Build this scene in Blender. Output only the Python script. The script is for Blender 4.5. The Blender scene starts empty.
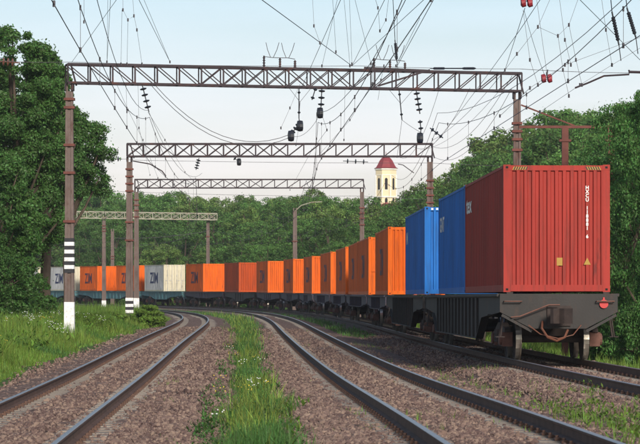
import bpy, math, random
import numpy as np
from mathutils import Vector, Matrix
random.seed(7); rng = np.random.default_rng(7)
scene = bpy.context.scene
COL = scene.collection
R = math.radians
# ------------------------------------------------------------------ camera
F = 2600.0            # focal length in pixels of a 640 px wide frame
CAMZ = 2.0
cd = bpy.data.cameras.new('camera'); cam = bpy.data.objects.new('camera', cd); COL.objects.link(cam)
cam.location = (0, 0, CAMZ); cam.rotation_euler = (R(90), 0, 0)
cd.sensor_width = 36; cd.lens = 36*F/640; cd.shift_y = 66/640
cd.clip_start = 1; cd.clip_end = 8000
cd.dof.use_dof = True; cd.dof.focus_distance = 72; cd.dof.aperture_fstop = 9
scene.camera = cam
# ------------------------------------------------------------------ world, sun, exposure
SUN_AZ, SUN_EL = 163, 24
w = bpy.data.worlds.new('World'); scene.world = w; w.use_nodes = True
nt = w.node_tree; nt.nodes.clear()
out = nt.nodes.new('ShaderNodeOutputWorld'); bg = nt.nodes.new('ShaderNodeBackground')
sky = nt.nodes.new('ShaderNodeTexSky'); sky.sky_type = 'NISHITA'; sky.sun_disc = False
sky.sun_elevation = R(SUN_EL); sky.sun_rotation = R(SUN_AZ); sky.air_density = 1.0; sky.dust_density = 1.6; sky.ozone_density = 1.0
bg.inputs['Strength'].default_value = 0.12
tc = nt.nodes.new('ShaderNodeTexCoord'); sep = nt.nodes.new('ShaderNodeSeparateXYZ')
nt.links.new(tc.outputs['Generated'], sep.inputs[0])
# thin high cloud veil, thicker and pinker low down
rmp = nt.nodes.new('ShaderNodeValToRGB'); nt.links.new(sep.outputs['Z'], rmp.inputs[0])
rmp.color_ramp.elements[0].position = 0.0; rmp.color_ramp.elements[0].color = (.93,)*3+(1,)
rmp.color_ramp.elements[1].position = 0.3; rmp.color_ramp.elements[1].color = (.0,)*3+(1,)
e = rmp.color_ramp.elements.new(0.13); e.color = (.62,)*3+(1,)
e = rmp.color_ramp.elements.new(0.045); e.color = (.88,)*3+(1,)
mp = nt.nodes.new('ShaderNodeMapping'); mp.inputs['Scale'].default_value = (5, 5, 42)
nz = nt.nodes.new('ShaderNodeTexNoise'); nz.inputs['Scale'].default_value = 1.3; nz.inputs['Detail'].default_value = 5
nt.links.new(tc.outputs['Generated'], mp.inputs[0]); nt.links.new(mp.outputs[0], nz.inputs['Vector'])
ma = nt.nodes.new('ShaderNodeMath'); ma.operation = 'MULTIPLY_ADD'; ma.inputs[1].default_value = 1.3; ma.inputs[2].default_value = .38
nt.links.new(nz.outputs['Fac'], ma.inputs[0])
ad = nt.nodes.new('ShaderNodeMath'); ad.operation = 'MULTIPLY'; ad.use_clamp = True
nt.links.new(rmp.outputs[0], ad.inputs[0]); nt.links.new(ma.outputs[0], ad.inputs[1])
cr = nt.nodes.new('ShaderNodeValToRGB'); nt.links.new(sep.outputs['Z'], cr.inputs[0])
cr.color_ramp.elements[0].position = 0.02; cr.color_ramp.elements[0].color = (9.2, 8.25, 7.6, 1)
cr.color_ramp.elements[1].position = 0.13; cr.color_ramp.elements[1].color = (5.0, 7.0, 8.2, 1)
mx = nt.nodes.new('ShaderNodeMixRGB'); nt.links.new(ad.outputs[0], mx.inputs[0])
nt.links.new(sky.outputs[0], mx.inputs[1]); nt.links.new(cr.outputs[0], mx.inputs[2])
nt.links.new(mx.outputs[0], bg.inputs[0]); nt.links.new(bg.outputs[0], out.inputs[0])
sd = bpy.data.lights.new('sun', 'SUN'); so = bpy.data.objects.new('sun', sd); COL.objects.link(so)
sd.energy = 4.0; sd.angle = R(12); sd.color = (1, .93, .82)
az, el = R(SUN_AZ), R(SUN_EL)
sdir = Vector((math.sin(az)*math.cos(el), math.cos(az)*math.cos(el), math.sin(el)))
so.rotation_euler = sdir.to_track_quat('Z', 'Y').to_euler(); so.location = (20, -20, 40)
scene.view_settings.view_transform = 'Standard'; scene.view_settings.look = 'None'
scene.view_settings.exposure = 0.12; scene.view_settings.gamma = 1
scene.render.engine = 'CYCLES'

# ------------------------------------------------------------------ helpers
def mat(name, col, rough=.7, metal=0, var=.15, scale=3.0, bump=0.0, bscale=40, rust=0.0, rustcol=(.12,.045,.02), stretch=(1,1,1), objrand=0.0, spec=.4, translu=0.0, island=0.0, fine=0.0):
    m = bpy.data.materials.new(name); m.use_nodes = True; n = m.node_tree; b = n.nodes['Principled BSDF']
    b.inputs['Roughness'].default_value = rough; b.inputs['Metallic'].default_value = metal
    b.inputs['Specular IOR Level'].default_value = spec
    tc = n.nodes.new('ShaderNodeTexCoord'); mp = n.nodes.new('ShaderNodeMapping'); mp.inputs['Scale'].default_value = stretch
    n.links.new(tc.outputs['Object'], mp.inputs[0])
    nz = n.nodes.new('ShaderNodeTexNoise'); nz.inputs['Scale'].default_value = scale; nz.inputs['Detail'].default_value = 6
    n.links.new(mp.outputs[0], nz.inputs['Vector'])
    hs = n.nodes.new('ShaderNodeHueSaturation'); hs.inputs['Color'].default_value = (*col, 1)
    mr = n.nodes.new('ShaderNodeMapRange'); mr.inputs['From Min'].default_value = .3; mr.inputs['From Max'].default_value = .7
    mr.inputs['To Min'].default_value = 1-var; mr.inputs['To Max'].default_value = 1+var
    n.links.new(nz.outputs['Fac'], mr.inputs['Value'])
    val = mr.outputs[0]
    def mul(a, sock_lo, sock_src):
        mm = n.nodes.new('ShaderNodeMapRange'); mm.inputs['To Min'].default_value = 1-sock_lo; mm.inputs['To Max'].default_value = 1+sock_lo
        n.links.new(sock_src, mm.inputs['Value'])
        k = n.nodes.new('ShaderNodeMath'); k.operation = 'MULTIPLY'; n.links.new(a, k.inputs[0]); n.links.new(mm.outputs[0], k.inputs[1]); return k.outputs[0]
    if objrand:
        oi = n.nodes.new('ShaderNodeObjectInfo'); val = mul(val, objrand, oi.outputs['Random'])
    if fine:
        nf = n.nodes.new('ShaderNodeTexNoise'); nf.inputs['Scale'].default_value = scale*9; nf.inputs['Detail'].default_value = 3
        n.links.new(mp.outputs[0], nf.inputs['Vector']); val = mul(val, fine, nf.outputs['Fac'])
    if island:
        g = n.nodes.new('ShaderNodeNewGeometry'); val = mul(val, island, g.outputs['Random Per Island'])
        mh = n.nodes.new('ShaderNodeMapRange'); mh.inputs['To Min'].default_value = .475; mh.inputs['To Max'].default_value = .515
        n.links.new(g.outputs['Random Per Island'], mh.inputs['Value']); n.links.new(mh.outputs[0], hs.inputs['Hue'])
    n.links.new(val, hs.inputs['Value'])
    c = hs.outputs['Color']
    if rust:
        nr = n.nodes.new('ShaderNodeTexNoise'); nr.inputs['Scale'].default_value = scale*2.3; nr.inputs['Detail'].default_value = 8; nr.inputs['Roughness'].default_value = .7
        n.links.new(mp.outputs[0], nr.inputs['Vector'])
        rr = n.nodes.new('ShaderNodeMapRange'); rr.inputs['From Min'].default_value = .62-rust*.3; rr.inputs['From Max'].default_value = .72-rust*.2
        n.links.new(nr.outputs['Fac'], rr.inputs['Value'])
        mxx = n.nodes.new('ShaderNodeMixRGB'); mxx.inputs[2].default_value = (*rustcol, 1)
        n.links.new(rr.outputs[0], mxx.inputs[0]); n.links.new(c, mxx.inputs[1]); c = mxx.outputs[0]
    n.links.new(c, b.inputs['Base Color'])
    if bump:
        nb = n.nodes.new('ShaderNodeTexNoise'); nb.inputs['Scale'].default_value = bscale; nb.inputs['Detail'].default_value = 4
        n.links.new(tc.outputs['Object'], nb.inputs['Vector'])
        bp = n.nodes.new('ShaderNodeBump'); bp.inputs['Strength'].default_value = bump; bp.inputs['Distance'].default_value = .02
        n.links.new(nb.outputs['Fac'], bp.inputs['Height']); n.links.new(bp.outputs[0], b.inputs['Normal'])
    if translu:
        tr = n.nodes.new('ShaderNodeBsdfTranslucent'); n.links.new(c, tr.inputs['Color'])
        ms = n.nodes.new('ShaderNodeMixShader'); ms.inputs[0].default_value = translu
        n.links.new(b.outputs[0], ms.inputs[1]); n.links.new(tr.outputs[0], ms.inputs[2])
        n.links.new(ms.outputs[0], n.nodes['Material Output'].inputs['Surface'])
    return m

class MB:
    """collects shapes into one mesh"""
    def __init__(s): s.v = []; s.f = []; s.m = []
    def add(s, vs, fs, mi=0):
        o = len(s.v); s.v += [tuple(p) for p in vs]; s.f += [tuple(i+o for i in f) for f in fs]; s.m += [mi]*len(fs)
    def box(s, lo, hi, mi=0):
        x0,y0,z0 = lo; x1,y1,z1 = hi
        s.add([(x0,y0,z0),(x1,y0,z0),(x1,y1,z0),(x0,y1,z0),(x0,y0,z1),(x1,y0,z1),(x1,y1,z1),(x0,y1,z1)],
              [(0,3,2,1),(4,5,6,7),(0,1,5,4),(1,2,6,5),(2,3,7,6),(3,0,4,7)], mi)
    def tube(s, pts, r, n=6, mi=0, cap=True):
        pts = [Vector(p) for p in pts]; rs = r if isinstance(r, (list, tuple)) else [r]*len(pts)
        o = len(s.v); up = None
        for i, p in enumerate(pts):
            d = (pts[min(i+1, len(pts)-1)]-pts[max(i-1, 0)]).normalized()
            if up is None:
                a = Vector((0,0,1)) if abs(d.z) < .9 else Vector((1,0,0))
                up = (a-d*a.dot(d)).normalized()
            else:
                up = (up-d*up.dot(d)); up = up.normalized() if up.length > 1e-6 else Vector((1,0,0))
            q = d.cross(up)
            for k in range(n):
                t = 2*math.pi*(k+.5)/n; s.v.append(tuple(p+(up*math.cos(t)+q*math.sin(t))*rs[i]))
        for i in range(len(pts)-1):
            for k in range(n):
                a = o+i*n+k; b = o+i*n+(k+1) % n; s.f.append((a, a+n, b+n, b)); s.m.append(mi)
        if cap:
            s.f.append(tuple(o+k for k in range(n))); s.m.append(mi)
            e0 = o+(len(pts)-1)*n; s.f.append(tuple(e0+n-1-k for k in range(n))); s.m.append(mi)
    def bar(s, a, b, wd, mi=0): s.tube([a, b], wd*.7071, 4, mi)
    def lathe(s, prof, c, axis='z', n=16, mi=0):
        o = len(s.v)
        for (r, h) in prof:
            for k in range(n):
                t = 2*math.pi*k/n; a, b = r*math.cos(t), r*math.sin(t)
                p = {'z': (a, b, h), 'x': (h, a, b), 'y': (b, h, a)}[axis]
                s.v.append((c[0]+p[0], c[1]+p[1], c[2]+p[2]))
        for i in range(len(prof)-1):
            for k in range(n):
                a = o+i*n+k; b = o+i*n+(k+1) % n; s.f.append((a, b, b+n, a+n)); s.m.append(mi)
        s.f.append(tuple(o+n-1-k for k in range(n))); s.m.append(mi)
        e0 = o+(len(prof)-1)*n; s.f.append(tuple(e0+k for k in range(n))); s.m.append(mi)
    def prism(s, poly, axis, a, b, mi=0):
        """poly of 2-d points extruded along axis from a to b"""
        def P(u, v, h): return {'x': (h, u, v), 'y': (u, h, v), 'z': (u, v, h)}[axis]
        n = len(poly); vs = [P(u, v, a) for u, v in poly]+[P(u, v, b) for u, v in poly]
        fs = [tuple(range(n-1, -1, -1)), tuple(range(n, 2*n))]+[(i, (i+1) % n, n+(i+1) % n, n+i) for i in range(n)]
        s.add(vs, fs, mi)
    def build(s, name, mats, parent=None, smooth=False):
        me = bpy.data.meshes.new(name); me.from_pydata(s.v, [], s.f)
        if not isinstance(mats, (list, tuple)): mats = [mats]
        for m in mats: me.materials.append(m)
        if len(mats) > 1: me.polygons.foreach_set('material_index', s.m)
        if smooth: me.polygons.foreach_set('use_smooth', [True]*len(s.f))
        me.update(); o = bpy.data.objects.new(name, me); COL.objects.link(o)
        if parent: o.parent = parent
        return o
def npmesh(name, verts, faces, mats, parent=None, smooth=False, mi=None):
    """fast mesh from numpy arrays; faces (n,k) of one size"""
    me = bpy.data.meshes.new(name); nv, (nf, k) = len(verts), faces.shape
    me.vertices.add(nv); me.vertices.foreach_set('co', verts.astype(np.float32).ravel())
    me.loops.add(nf*k); me.loops.foreach_set('vertex_index', faces.astype(np.int32).ravel())
    me.polygons.add(nf); me.polygons.foreach_set('loop_start', (np.arange(nf)*k).astype(np.int32))
    if not isinstance(mats, (list, tuple)): mats = [mats]
    for m in mats: me.materials.append(m)
    if mi is not None: me.polygons.foreach_set('material_index', mi.astype(np.int32))
    me.polygons.foreach_set('use_smooth', np.full(nf, smooth))
    me.update(calc_edges=True); o = bpy.data.objects.new(name, me); COL.objects.link(o)
    if parent: o.parent = parent
    return o
def tag(o, label=None, cat=None, group=None, kind=None):
    if label: o['label'] = label
    if cat: o['category'] = cat
    if group: o['group'] = group
    if kind: o['kind'] = kind
    return o
def empty(name, loc, rz=0):
    o = bpy.data.objects.new(name, None); COL.objects.link(o); o.location = loc; o.rotation_euler = (0, 0, rz); o.empty_display_size = .3; return o
def copy_tree(o, parent=None):
    c = o.copy(); COL.objects.link(c)
    if parent: c.parent = parent
    for ch in [x for x in KIDS.get(o.name, [])]: copy_tree(ch, c)
    return c
KIDS = {}
def snapshot():
    KIDS.clear()
    for x in bpy.data.objects:
        if x.parent: KIDS.setdefault(x.parent.name, []).append(x)
def P(x, y, Z): return Vector(((x-320)/F*Z, Z, CAMZ+(288-y)/F*Z))
_tx = {}
def text_mesh(body, size, m, name, parent, align='CENTER', spacing=1.0, bold=.0, width=None):
    key = (body, size, bold, width, m.name)
    if key not in _tx:
        cu = bpy.data.curves.new(name, 'FONT'); cu.body = body; cu.size = size; cu.align_x = align; cu.align_y = 'CENTER'
        cu.space_line = spacing; cu.offset = bold; cu.resolution_u = 3
        ob = bpy.data.objects.new(name, cu); COL.objects.link(ob)
        me = bpy.data.meshes.new_from_object(ob, depsgraph=bpy.context.evaluated_depsgraph_get())
        bpy.data.objects.remove(ob); bpy.data.curves.remove(cu); me.name = name
        if width:
            xs = [v.co.x for v in me.vertices]; k = width/(max(xs)-min(xs))
            for v in me.vertices: v.co.x *= k
        me.materials.clear(); me.materials.append(m); _tx[key] = me
    o = bpy.data.objects.new(name, _tx[key]); COL.objects.link(o); o.parent = parent; return o

# ------------------------------------------------------------------ the railway's curve: train track axis; u = metres to the right of it
NX = np.array([7.27,6.61,5.98,5.39,4.85,4.38,3.93,3.42,2.75,1.86,.68,-1.02,-3.7,-8.02,-14.42,-22.7,-32.53,-43.9,-56.81])
def Tx(z):
    if z < 20: return 6.61-(z-20)*.032
    if z > 320: return -32.53-(z-320)*.54
    i = int(z//20); i = max(1, min(i, len(NX)-3)); t = z/20-i; p = NX[i-1:i+3]
    return .5*((2*p[1])+(-p[0]+p[2])*t+(2*p[0]-5*p[1]+4*p[2]-p[3])*t*t+(-p[0]+3*p[1]-3*p[2]+p[3])*t**3)
_z = np.concatenate([np.arange(-300, 20, 5.), np.arange(20, 345, .5), np.arange(345, 3500, 20.)])
_x = np.array([Tx(z) for z in _z])
_s = np.concatenate([[0], np.cumsum(np.hypot(np.diff(_x), np.diff(_z)))]); _s -= np.interp(20, _z, _s)
_g = np.gradient(_x, _z)
for _ in range(6): _g[1:-1] = (_g[:-2]+_g[1:-1]*2+_g[2:])/4
def curve(s):
    """arrays: x, y, tangent x, tangent y"""
    x = np.interp(s, _s, _x); y = np.interp(s, _s, _z); g = np.interp(s, _s, _g); n = np.sqrt(1+g*g)
    return x, y, g/n, 1/n
def at(s, u):
    x, y, tx, ty = curve(s); return x+ty*u, y-tx*u
def to_su(X, Y):
    s = np.interp(Y, _z, _s)*np.ones_like(X)
    for _ in range(12):
        x, y, tx, ty = curve(s); s = s+((X-x)*tx+(Y-y)*ty)
    x, y, tx, ty = curve(s); return s, (X-x)*ty-(Y-y)*tx
def zc(s): return np.interp(s, _s, _z)/F
def spline(xk, yk):
    """natural cubic through the given nodes"""
    xk = np.array(xk, float); yk = np.array(yk, float); n = len(xk); h = np.diff(xk); A = np.zeros((n, n)); q = np.zeros(n); A[0, 0] = A[-1, -1] = 1
    for i in range(1, n-1):
        A[i, i-1] = h[i-1]; A[i, i] = 2*(h[i-1]+h[i]); A[i, i+1] = h[i]; q[i] = 6*((yk[i+1]-yk[i])/h[i]-(yk[i]-yk[i-1])/h[i-1])
    m = np.linalg.solve(A, q)
    def f(x):
        x = np.clip(np.asarray(x, float), xk[0], xk[-1]); i = np.clip(np.searchsorted(xk, x)-1, 0, n-2); t = x-xk[i]; hh = h[i]
        return yk[i]+t*((yk[i+1]-yk[i])/hh-hh*(2*m[i]+m[i+1])/6)+t*t*m[i]/2+t**3*(m[i+1]-m[i])/(6*hh)
    return f
SK = [-10, 10, 30, 60, 100, 150, 210, 270, 330]
_dt = spline(SK, [1.35, 1.48, 1.61, 1.755, 1.88, 1.97, 2.0, 1.92, 1.88])
_dr = spline(SK, [1.332, 1.474, 1.691, 1.781, 1.83, 1.91, 1.99, 1.90, 1.80])
_dl = spline(SK, [1.69, 1.69, 1.72, 1.72, 1.75, 1.91, 2.05, 2.03, 2.0])
def z_train(s): return 2-_dt(s)
def z_right(s): return 2-_dr(s)
def z_left(s): return 2-_dl(s)
cR = spline(SK, [-4.53, -4.51, -4.50, -4.68, -5.0, -5.1, -5.06, -4.92, -4.8])
cL = spline(SK, [-10.07, -10.03, -9.95, -9.97, -10.12, -10.5, -10.85, -11.0, -11.05])
UT, UR, UL = 0.0, -4.35, -10.4
def uw(s, u):
    """cross coordinate in which the left and middle tracks stay at UL and UR"""
    l, r_ = cL(s), cR(s)
    return u-(l-UL)*np.clip((3.3-np.abs(u-l))/.9, 0, 1)-(r_-UR)*np.clip((2.75-np.abs(u-r_))/.8, 0, 1)
def centre(uc, s): return float(cL(s)) if uc == UL else (float(cR(s)) if uc == UR else uc)
def ground_z(s, u):
    s = np.asarray(s, float); u = np.asarray(u, float); s, u = np.broadcast_arrays(s, u)
    u = uw(s, u); zl, zr, zt = z_left(s), z_right(s), z_train(s); am = (zl+zr)/2; bm = (zr+zt)/2
    prof = [(-4000, zl+6), (-300, zl+1), (-40, zl+.4), (-20, zl+.25), (-14.3, zl+.12), (-13.4, zl-.12), (-12.7, zl-.25)]
    def bed(c, z): return [(c-1.95, z-.24), (c-1.4, z-.20), (c-1.15, z-.195), (c-.4, z-.195), (c-.15, z-.195), (c+.15, z-.195), (c+.4, z-.195), (c+1.15, z-.195), (c+1.4, z-.20), (c+1.95, z-.24)]
    prof += bed(UL, zl)+[(-7.6, am-.33)]+bed(UR, zr)+[(-2.15, bm-.33)]+bed(UT, zt)
    prof += [(3.2, zt-.75), (9, zt-.8), (25, zt-.2), (60, zt+2.0), (200, zt+7), (500, zt+15), (1200, zt+22), (4000, zt+30)]
    us = np.array([p[0] for p in prof]); Z = np.stack([p[1]*np.ones_like(s) for p in prof], -1)
    i = np.clip(np.searchsorted(us, u)-1, 0, len(us)-2); t = np.clip((u-us[i])/(us[i+1]-us[i]), 0, 1)
    a = np.take_along_axis(Z, i[..., None], -1)[..., 0]; b = np.take_along_axis(Z, i[..., None]+1, -1)[..., 0]
    return a+(b-a)*t
def gz(X, Y):
    s, u = to_su(np.array([float(X)]), np.array([float(Y)])); return float(ground_z(s, u)[0])
def snoise(x, y, f, seed=0):
    r = np.random.default_rng(seed); o = 0
    for k in range(7):
        a = r.uniform(0, 6.28); q = r.uniform(.6, 1.7)*f; o = o+np.sin((x*math.cos(a)+y*math.sin(a))*q+r.uniform(0, 6.28))
    return o/4.0
# ------------------------------------------------------------------ materials
M = {}
M['steel_top'] = mat('polished_rail_steel', (.36,.34,.34), .4, .85, .1, 2)
M['rail_side'] = mat('rusty_rail', (.085,.046,.034), .8, .1, .3, 4, .3, 60)
M['clip'] = mat('rail_clip_rust', (.10,.055,.04), .85, 0, .3, 9)
M['concrete_sleeper'] = mat('sleeper_concrete', (.23,.195,.165), .9, 0, .2, 3, .4, 60, objrand=.12, fine=.2)
M['stone'] = mat('ballast_stone', (.155,.104,.085), .9, 0, .12, 2, 0, island=.55)
M['concrete'] = mat('post_concrete', (.135,.100,.090), .9, 0, .22, 1.4, .4, 40, rust=.35, rustcol=(.095,.05,.04), stretch=(1,1,.35), fine=.2)
M['rustpost'] = mat('post_rusty_bands', (.13,.045,.035), .85, 0, .25, 3, .3, 40)
M['white'] = mat('white_paint_worn', (.72,.72,.72), .8, 0, .15, 3, .2, 30, rust=.3, rustcol=(.35,.31,.28))
M['black'] = mat('black_paint_worn', (.02,.02,.025), .7, 0, .3, 3)
M['gantry'] = mat('gantry_steel', (.034,.024,.030), .75, .1, .3, 1.2, 0, rust=.25, rustcol=(.07,.025,.02))
M['gantry_pale'] = mat('gantry_pale_steel', (.30,.29,.23), .75, 0, .2, 1.2, rust=.3, rustcol=(.2,.11,.07))
M['wire'] = mat('overhead_wire', (.06,.055,.065), .6, .3, .1)
M['insul'] = mat('dark_insulator_glaze', (.02,.022,.03), .3, 0, .2)
M['insul_brown'] = mat('brown_insulator_glaze', (.13,.05,.03), .35, 0, .2)
M['redins'] = mat('red_weight_paint', (.25,.02,.03), .5, 0, .2)
M['cabin'] = mat('bogie_iron', (.040,.028,.025), .8, .1, .3, 4, .3, 30)
M['axlebox'] = mat('axle_box_rust', (.13,.06,.045), .8, 0, .3, 6, .3, 30)
M['tread'] = mat('wheel_tread_steel', (.5,.46,.4), .3, .9, .1)
M['lens'] = mat('red_tail_disc', (.45,.03,.03), .4, 0, .1)
M['zim'] = mat('navy_lettering', (.025,.035,.12), .6, 0, .1)
M['zim2'] = mat('faded_dark_lettering', (.10,.035,.06), .7, 0, .3, 4)
M['letter_white'] = mat('white_lettering', (.75,.75,.73), .6, 0, .1)
M['yellow'] = mat('yellow_marking', (.34,.20,.03), .6, 0, .1)
M['blackm'] = mat('black_marking', (.02,.02,.02), .6, 0, .1)
M['hole'] = mat('dark_opening', (.012,.01,.01), .9)
def cmat(name, c, rust=.12):
    m = mat(name, c, .62, 0, .14, .8, .12, 3, rust=rust, rustcol=(c[0]*.45, c[1]*.4+.01, c[2]*.4+.01), stretch=(1,1,.3), objrand=.05, spec=.18, fine=.10)
    n = m.node_tree; b = n.nodes['Principled BSDF']; src = b.inputs['Base Color'].links[0].from_socket
    tc = n.nodes.new('ShaderNodeTexCoord'); mp = n.nodes.new('ShaderNodeMapping'); mp.inputs['Scale'].default_value = (1, 1, .07)
    nz = n.nodes.new('ShaderNodeTexNoise'); nz.inputs['Scale'].default_value = 9; nz.inputs['Detail'].default_value = 5; nz.inputs['Roughness'].default_value = .65
    rr = n.nodes.new('ShaderNodeMapRange'); rr.inputs['From Min'].default_value = .47; rr.inputs['From Max'].default_value = .75; rr.inputs['To Max'].default_value = .7
    mx = n.nodes.new('ShaderNodeMixRGB'); mx.inputs[2].default_value = (c[0]*.3+.02, c[1]*.3+.018, c[2]*.3+.015, 1)
    n.links.new(tc.outputs['Object'], mp.inputs[0]); n.links.new(mp.outputs[0], nz.inputs['Vector']); n.links.new(nz.outputs['Fac'], rr.inputs['Value'])
    n.links.new(rr.outputs[0], mx.inputs[0]); n.links.new(src, mx.inputs[1]); n.links.new(mx.outputs[0], b.inputs['Base Color']); return m
M['red'] = cmat('red_container_paint', (.31,.032,.024), .08)
M['blue'] = cmat('blue_container_paint', (.014,.15,.50), .03)
M['orange'] = cmat('orange_container_paint', (.72,.125,.006), .05)
M['rustorange'] = cmat('deep_orange_container_paint', (.46,.065,.008), .1)
M['cream'] = cmat('cream_container_paint', (.62,.56,.42), .1)
M['pale'] = cmat('shade_grey_side_and_bar_paint', (.50,.50,.50), .1)  # side shade of the cream containers held in the colour; also their locking bars
M['wgrey'] = mat('wagon_grey_paint', (.032,.029,.028), .75, 0, .2, 1.2, .2, 20, rust=.35, rustcol=(.05,.032,.026), stretch=(1,1,.4))
M['wviolet'] = mat('wagon_violet_grey_paint', (.050,.044,.065), .75, 0, .2, 1.2, rust=.35, rustcol=(.06,.04,.035))
M['wteal'] = mat('wagon_teal_paint', (.07,.17,.19), .7, 0, .2, 1.2, rust=.3, rustcol=(.07,.06,.05))
M['leafdark'] = mat('dark_leaf', (.072,.165,.036), .55, 0, .3, .25, island=.5, translu=.42, objrand=.1)
M['leafmid'] = mat('forest_leaf', (.108,.225,.050), .6, 0, .3, .15, island=.5, translu=.42, objrand=.25)
M['leafgold'] = mat('yellow_green_sunlit_leaf', (.155,.25,.058), .6, 0, .3, .2, island=.5, translu=.42, objrand=.2)
M['leafright'] = mat('hedge_leaf', (.074,.18,.040), .6, 0, .3, .3, island=.5, translu=.42, objrand=.15)
M['bark'] = mat('bark', (.075,.055,.04), .95, 0, .3, 3, .5, 20)
M['grass'] = mat('grass_blade', (.135,.235,.034), .6, 0, .3, .35, island=.45, translu=.35)
M['grassdark'] = mat('weed_leaf', (.125,.215,.03), .6, 0, .3, .5, island=.4, translu=.35)
M['weedgreen'] = mat('deep_weed_leaf', (.07,.165,.035), .6, 0, .3, .5, island=.45, translu=.35)
M['grassyel'] = mat('yellow_grass_blade', (.20,.27,.045), .6, 0, .3, .5, island=.45, translu=.35)
M['flower'] = mat('white_blossom', (.7,.72,.68), .7, 0, .1)
M['flowery'] = mat('yellow_blossom', (.7,.5,.05), .7, 0, .1)
M['church'] = mat('cream_stucco', (.72,.60,.40), .85, 0, .08, .4)
M['churchw'] = mat('white_trim_stucco', (.78,.74,.66), .85)
M['roofred'] = mat('dark_red_metal_roof', (.22,.03,.035), .5, 0, .15, 1)

# ground material: ballast, dust, soil and grass by the distance from the tracks
def ground_mat():
    m = bpy.data.materials.new('ballast_and_soil'); m.use_nodes = True; n = m.node_tree; L = n.links.new; b = n.nodes['Principled BSDF']
    b.inputs['Roughness'].default_value = .95; b.inputs['Specular IOR Level'].default_value = .2
    geo = n.nodes.new('ShaderNodeTexCoord'); pos = geo.outputs['Object']
    at_ = n.nodes.new('ShaderNodeAttribute'); at_.attribute_name = 'cover'; sp = n.nodes.new('ShaderNodeSeparateColor'); L(at_.outputs['Color'], sp.inputs[0])
    vo = n.nodes.new('ShaderNodeTexVoronoi'); vo.inputs['Scale'].default_value = 15; L(pos, vo.inputs['Vector'])
    hs = n.nodes.new('ShaderNodeSeparateColor'); L(vo.outputs['Color'], hs.inputs[0])
    rp = n.nodes.new('ShaderNodeValToRGB'); L(hs.outputs[0], rp.inputs[0])
    rp.color_ramp.elements[0].color = (.07,.045,.035,1); rp.color_ramp.elements[1].color = (.26,.18,.15,1)
    e = rp.color_ramp.elements.new(.5); e.color = (.135,.088,.075,1)
    big = n.nodes.new('ShaderNodeTexNoise'); big.inputs['Scale'].default_value = .7; big.inputs['Detail'].default_value = 7; L(pos, big.inputs['Vector'])
    fin = n.nodes.new('ShaderNodeTexNoise'); fin.inputs['Scale'].default_value = 9; fin.inputs['Detail'].default_value = 6; L(pos, fin.inputs['Vector'])
    def mix(f, a, c):
        x = n.nodes.new('ShaderNodeMixRGB')
        if isinstance(f, float): x.inputs[0].default_value = f
        else: L(f, x.inputs[0])
        for k, q in ((1, a), (2, c)):
            if isinstance(q, tuple): x.inputs[k].default_value = (*q, 1)
            else: L(q, x.inputs[k])
        return x.outputs[0]
    def thr(sock, nz, lo, hi, amt):
        a = n.nodes.new('ShaderNodeMath'); a.operation = 'MULTIPLY_ADD'; L(nz, a.inputs[0]); a.inputs[1].default_value = amt; L(sock, a.inputs[2])
        r = n.nodes.new('ShaderNodeMapRange'); r.inputs['From Min'].default_value = lo+amt*.5; r.inputs['From Max'].default_value = hi+amt*.5; L(a.outputs[0], r.inputs['Value']); return r.outputs[0]
    c = rp.outputs[0]
    dust = mix(fin.outputs['Fac'], (.26,.215,.185), (.40,.35,.30))
    c = mix(thr(sp.outputs[1], fin.outputs['Fac'], .45, .95, .5), c, dust)
    gr = mix(fin.outputs['Fac'], (.035,.07,.016), (.085,.15,.028))
    soil = mix(fin.outputs['Fac'], (.09,.06,.045), (.16,.115,.085))
    gr = mix(thr(big.outputs['Fac'], fin.outputs['Fac'], .5, .7, .2), gr, mix(.6, soil, gr))
    c = mix(thr(sp.outputs[0], big.outputs['Fac'], .4, .6, .5), c, gr)
    L(c, b.inputs['Base Color'])
    bp = n.nodes.new('ShaderNodeBump'); bp.inputs['Distance'].default_value = .04; bp.inputs['Strength'].default_value = .8; bp.invert = True
    L(vo.outputs['Distance'], bp.inputs['Height']); L(bp.outputs[0], b.inputs['Normal'])
    return m
def cover(s, u):
    """grass share of the surface, 0 to 1, and dust share"""
    u = uw(s, u); n1 = snoise(s, u*2, .55, 3)
    mid = np.exp(-((u+7.15+.18*snoise(s, 0*u, .13, 9))/(.58+.12*snoise(s, u, .35, 4)+.5*np.clip((s-45)/60, 0, 1)))**4)
    left = 1/(1+np.exp(-(-12.45-u+.2*n1)*5))
    right = 1/(1+np.exp(-(u-2.7+.2*n1)*5))
    gap = .32*np.exp(-((u+2.3)/.55)**2)*(n1 > -.2)
    far = np.clip((s-150)/60, 0, 1)*(.5*np.exp(-((u+2.35)/.5)**2))
    g = np.clip(mid+left+right+gap+far, 0, 1)
    d = 0*u
    for c in (UL, UR, UT):
        for r in (-.76, .76): d = np.maximum(d, np.exp(-((u-c-r)/.34)**4))
    return g, d
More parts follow.
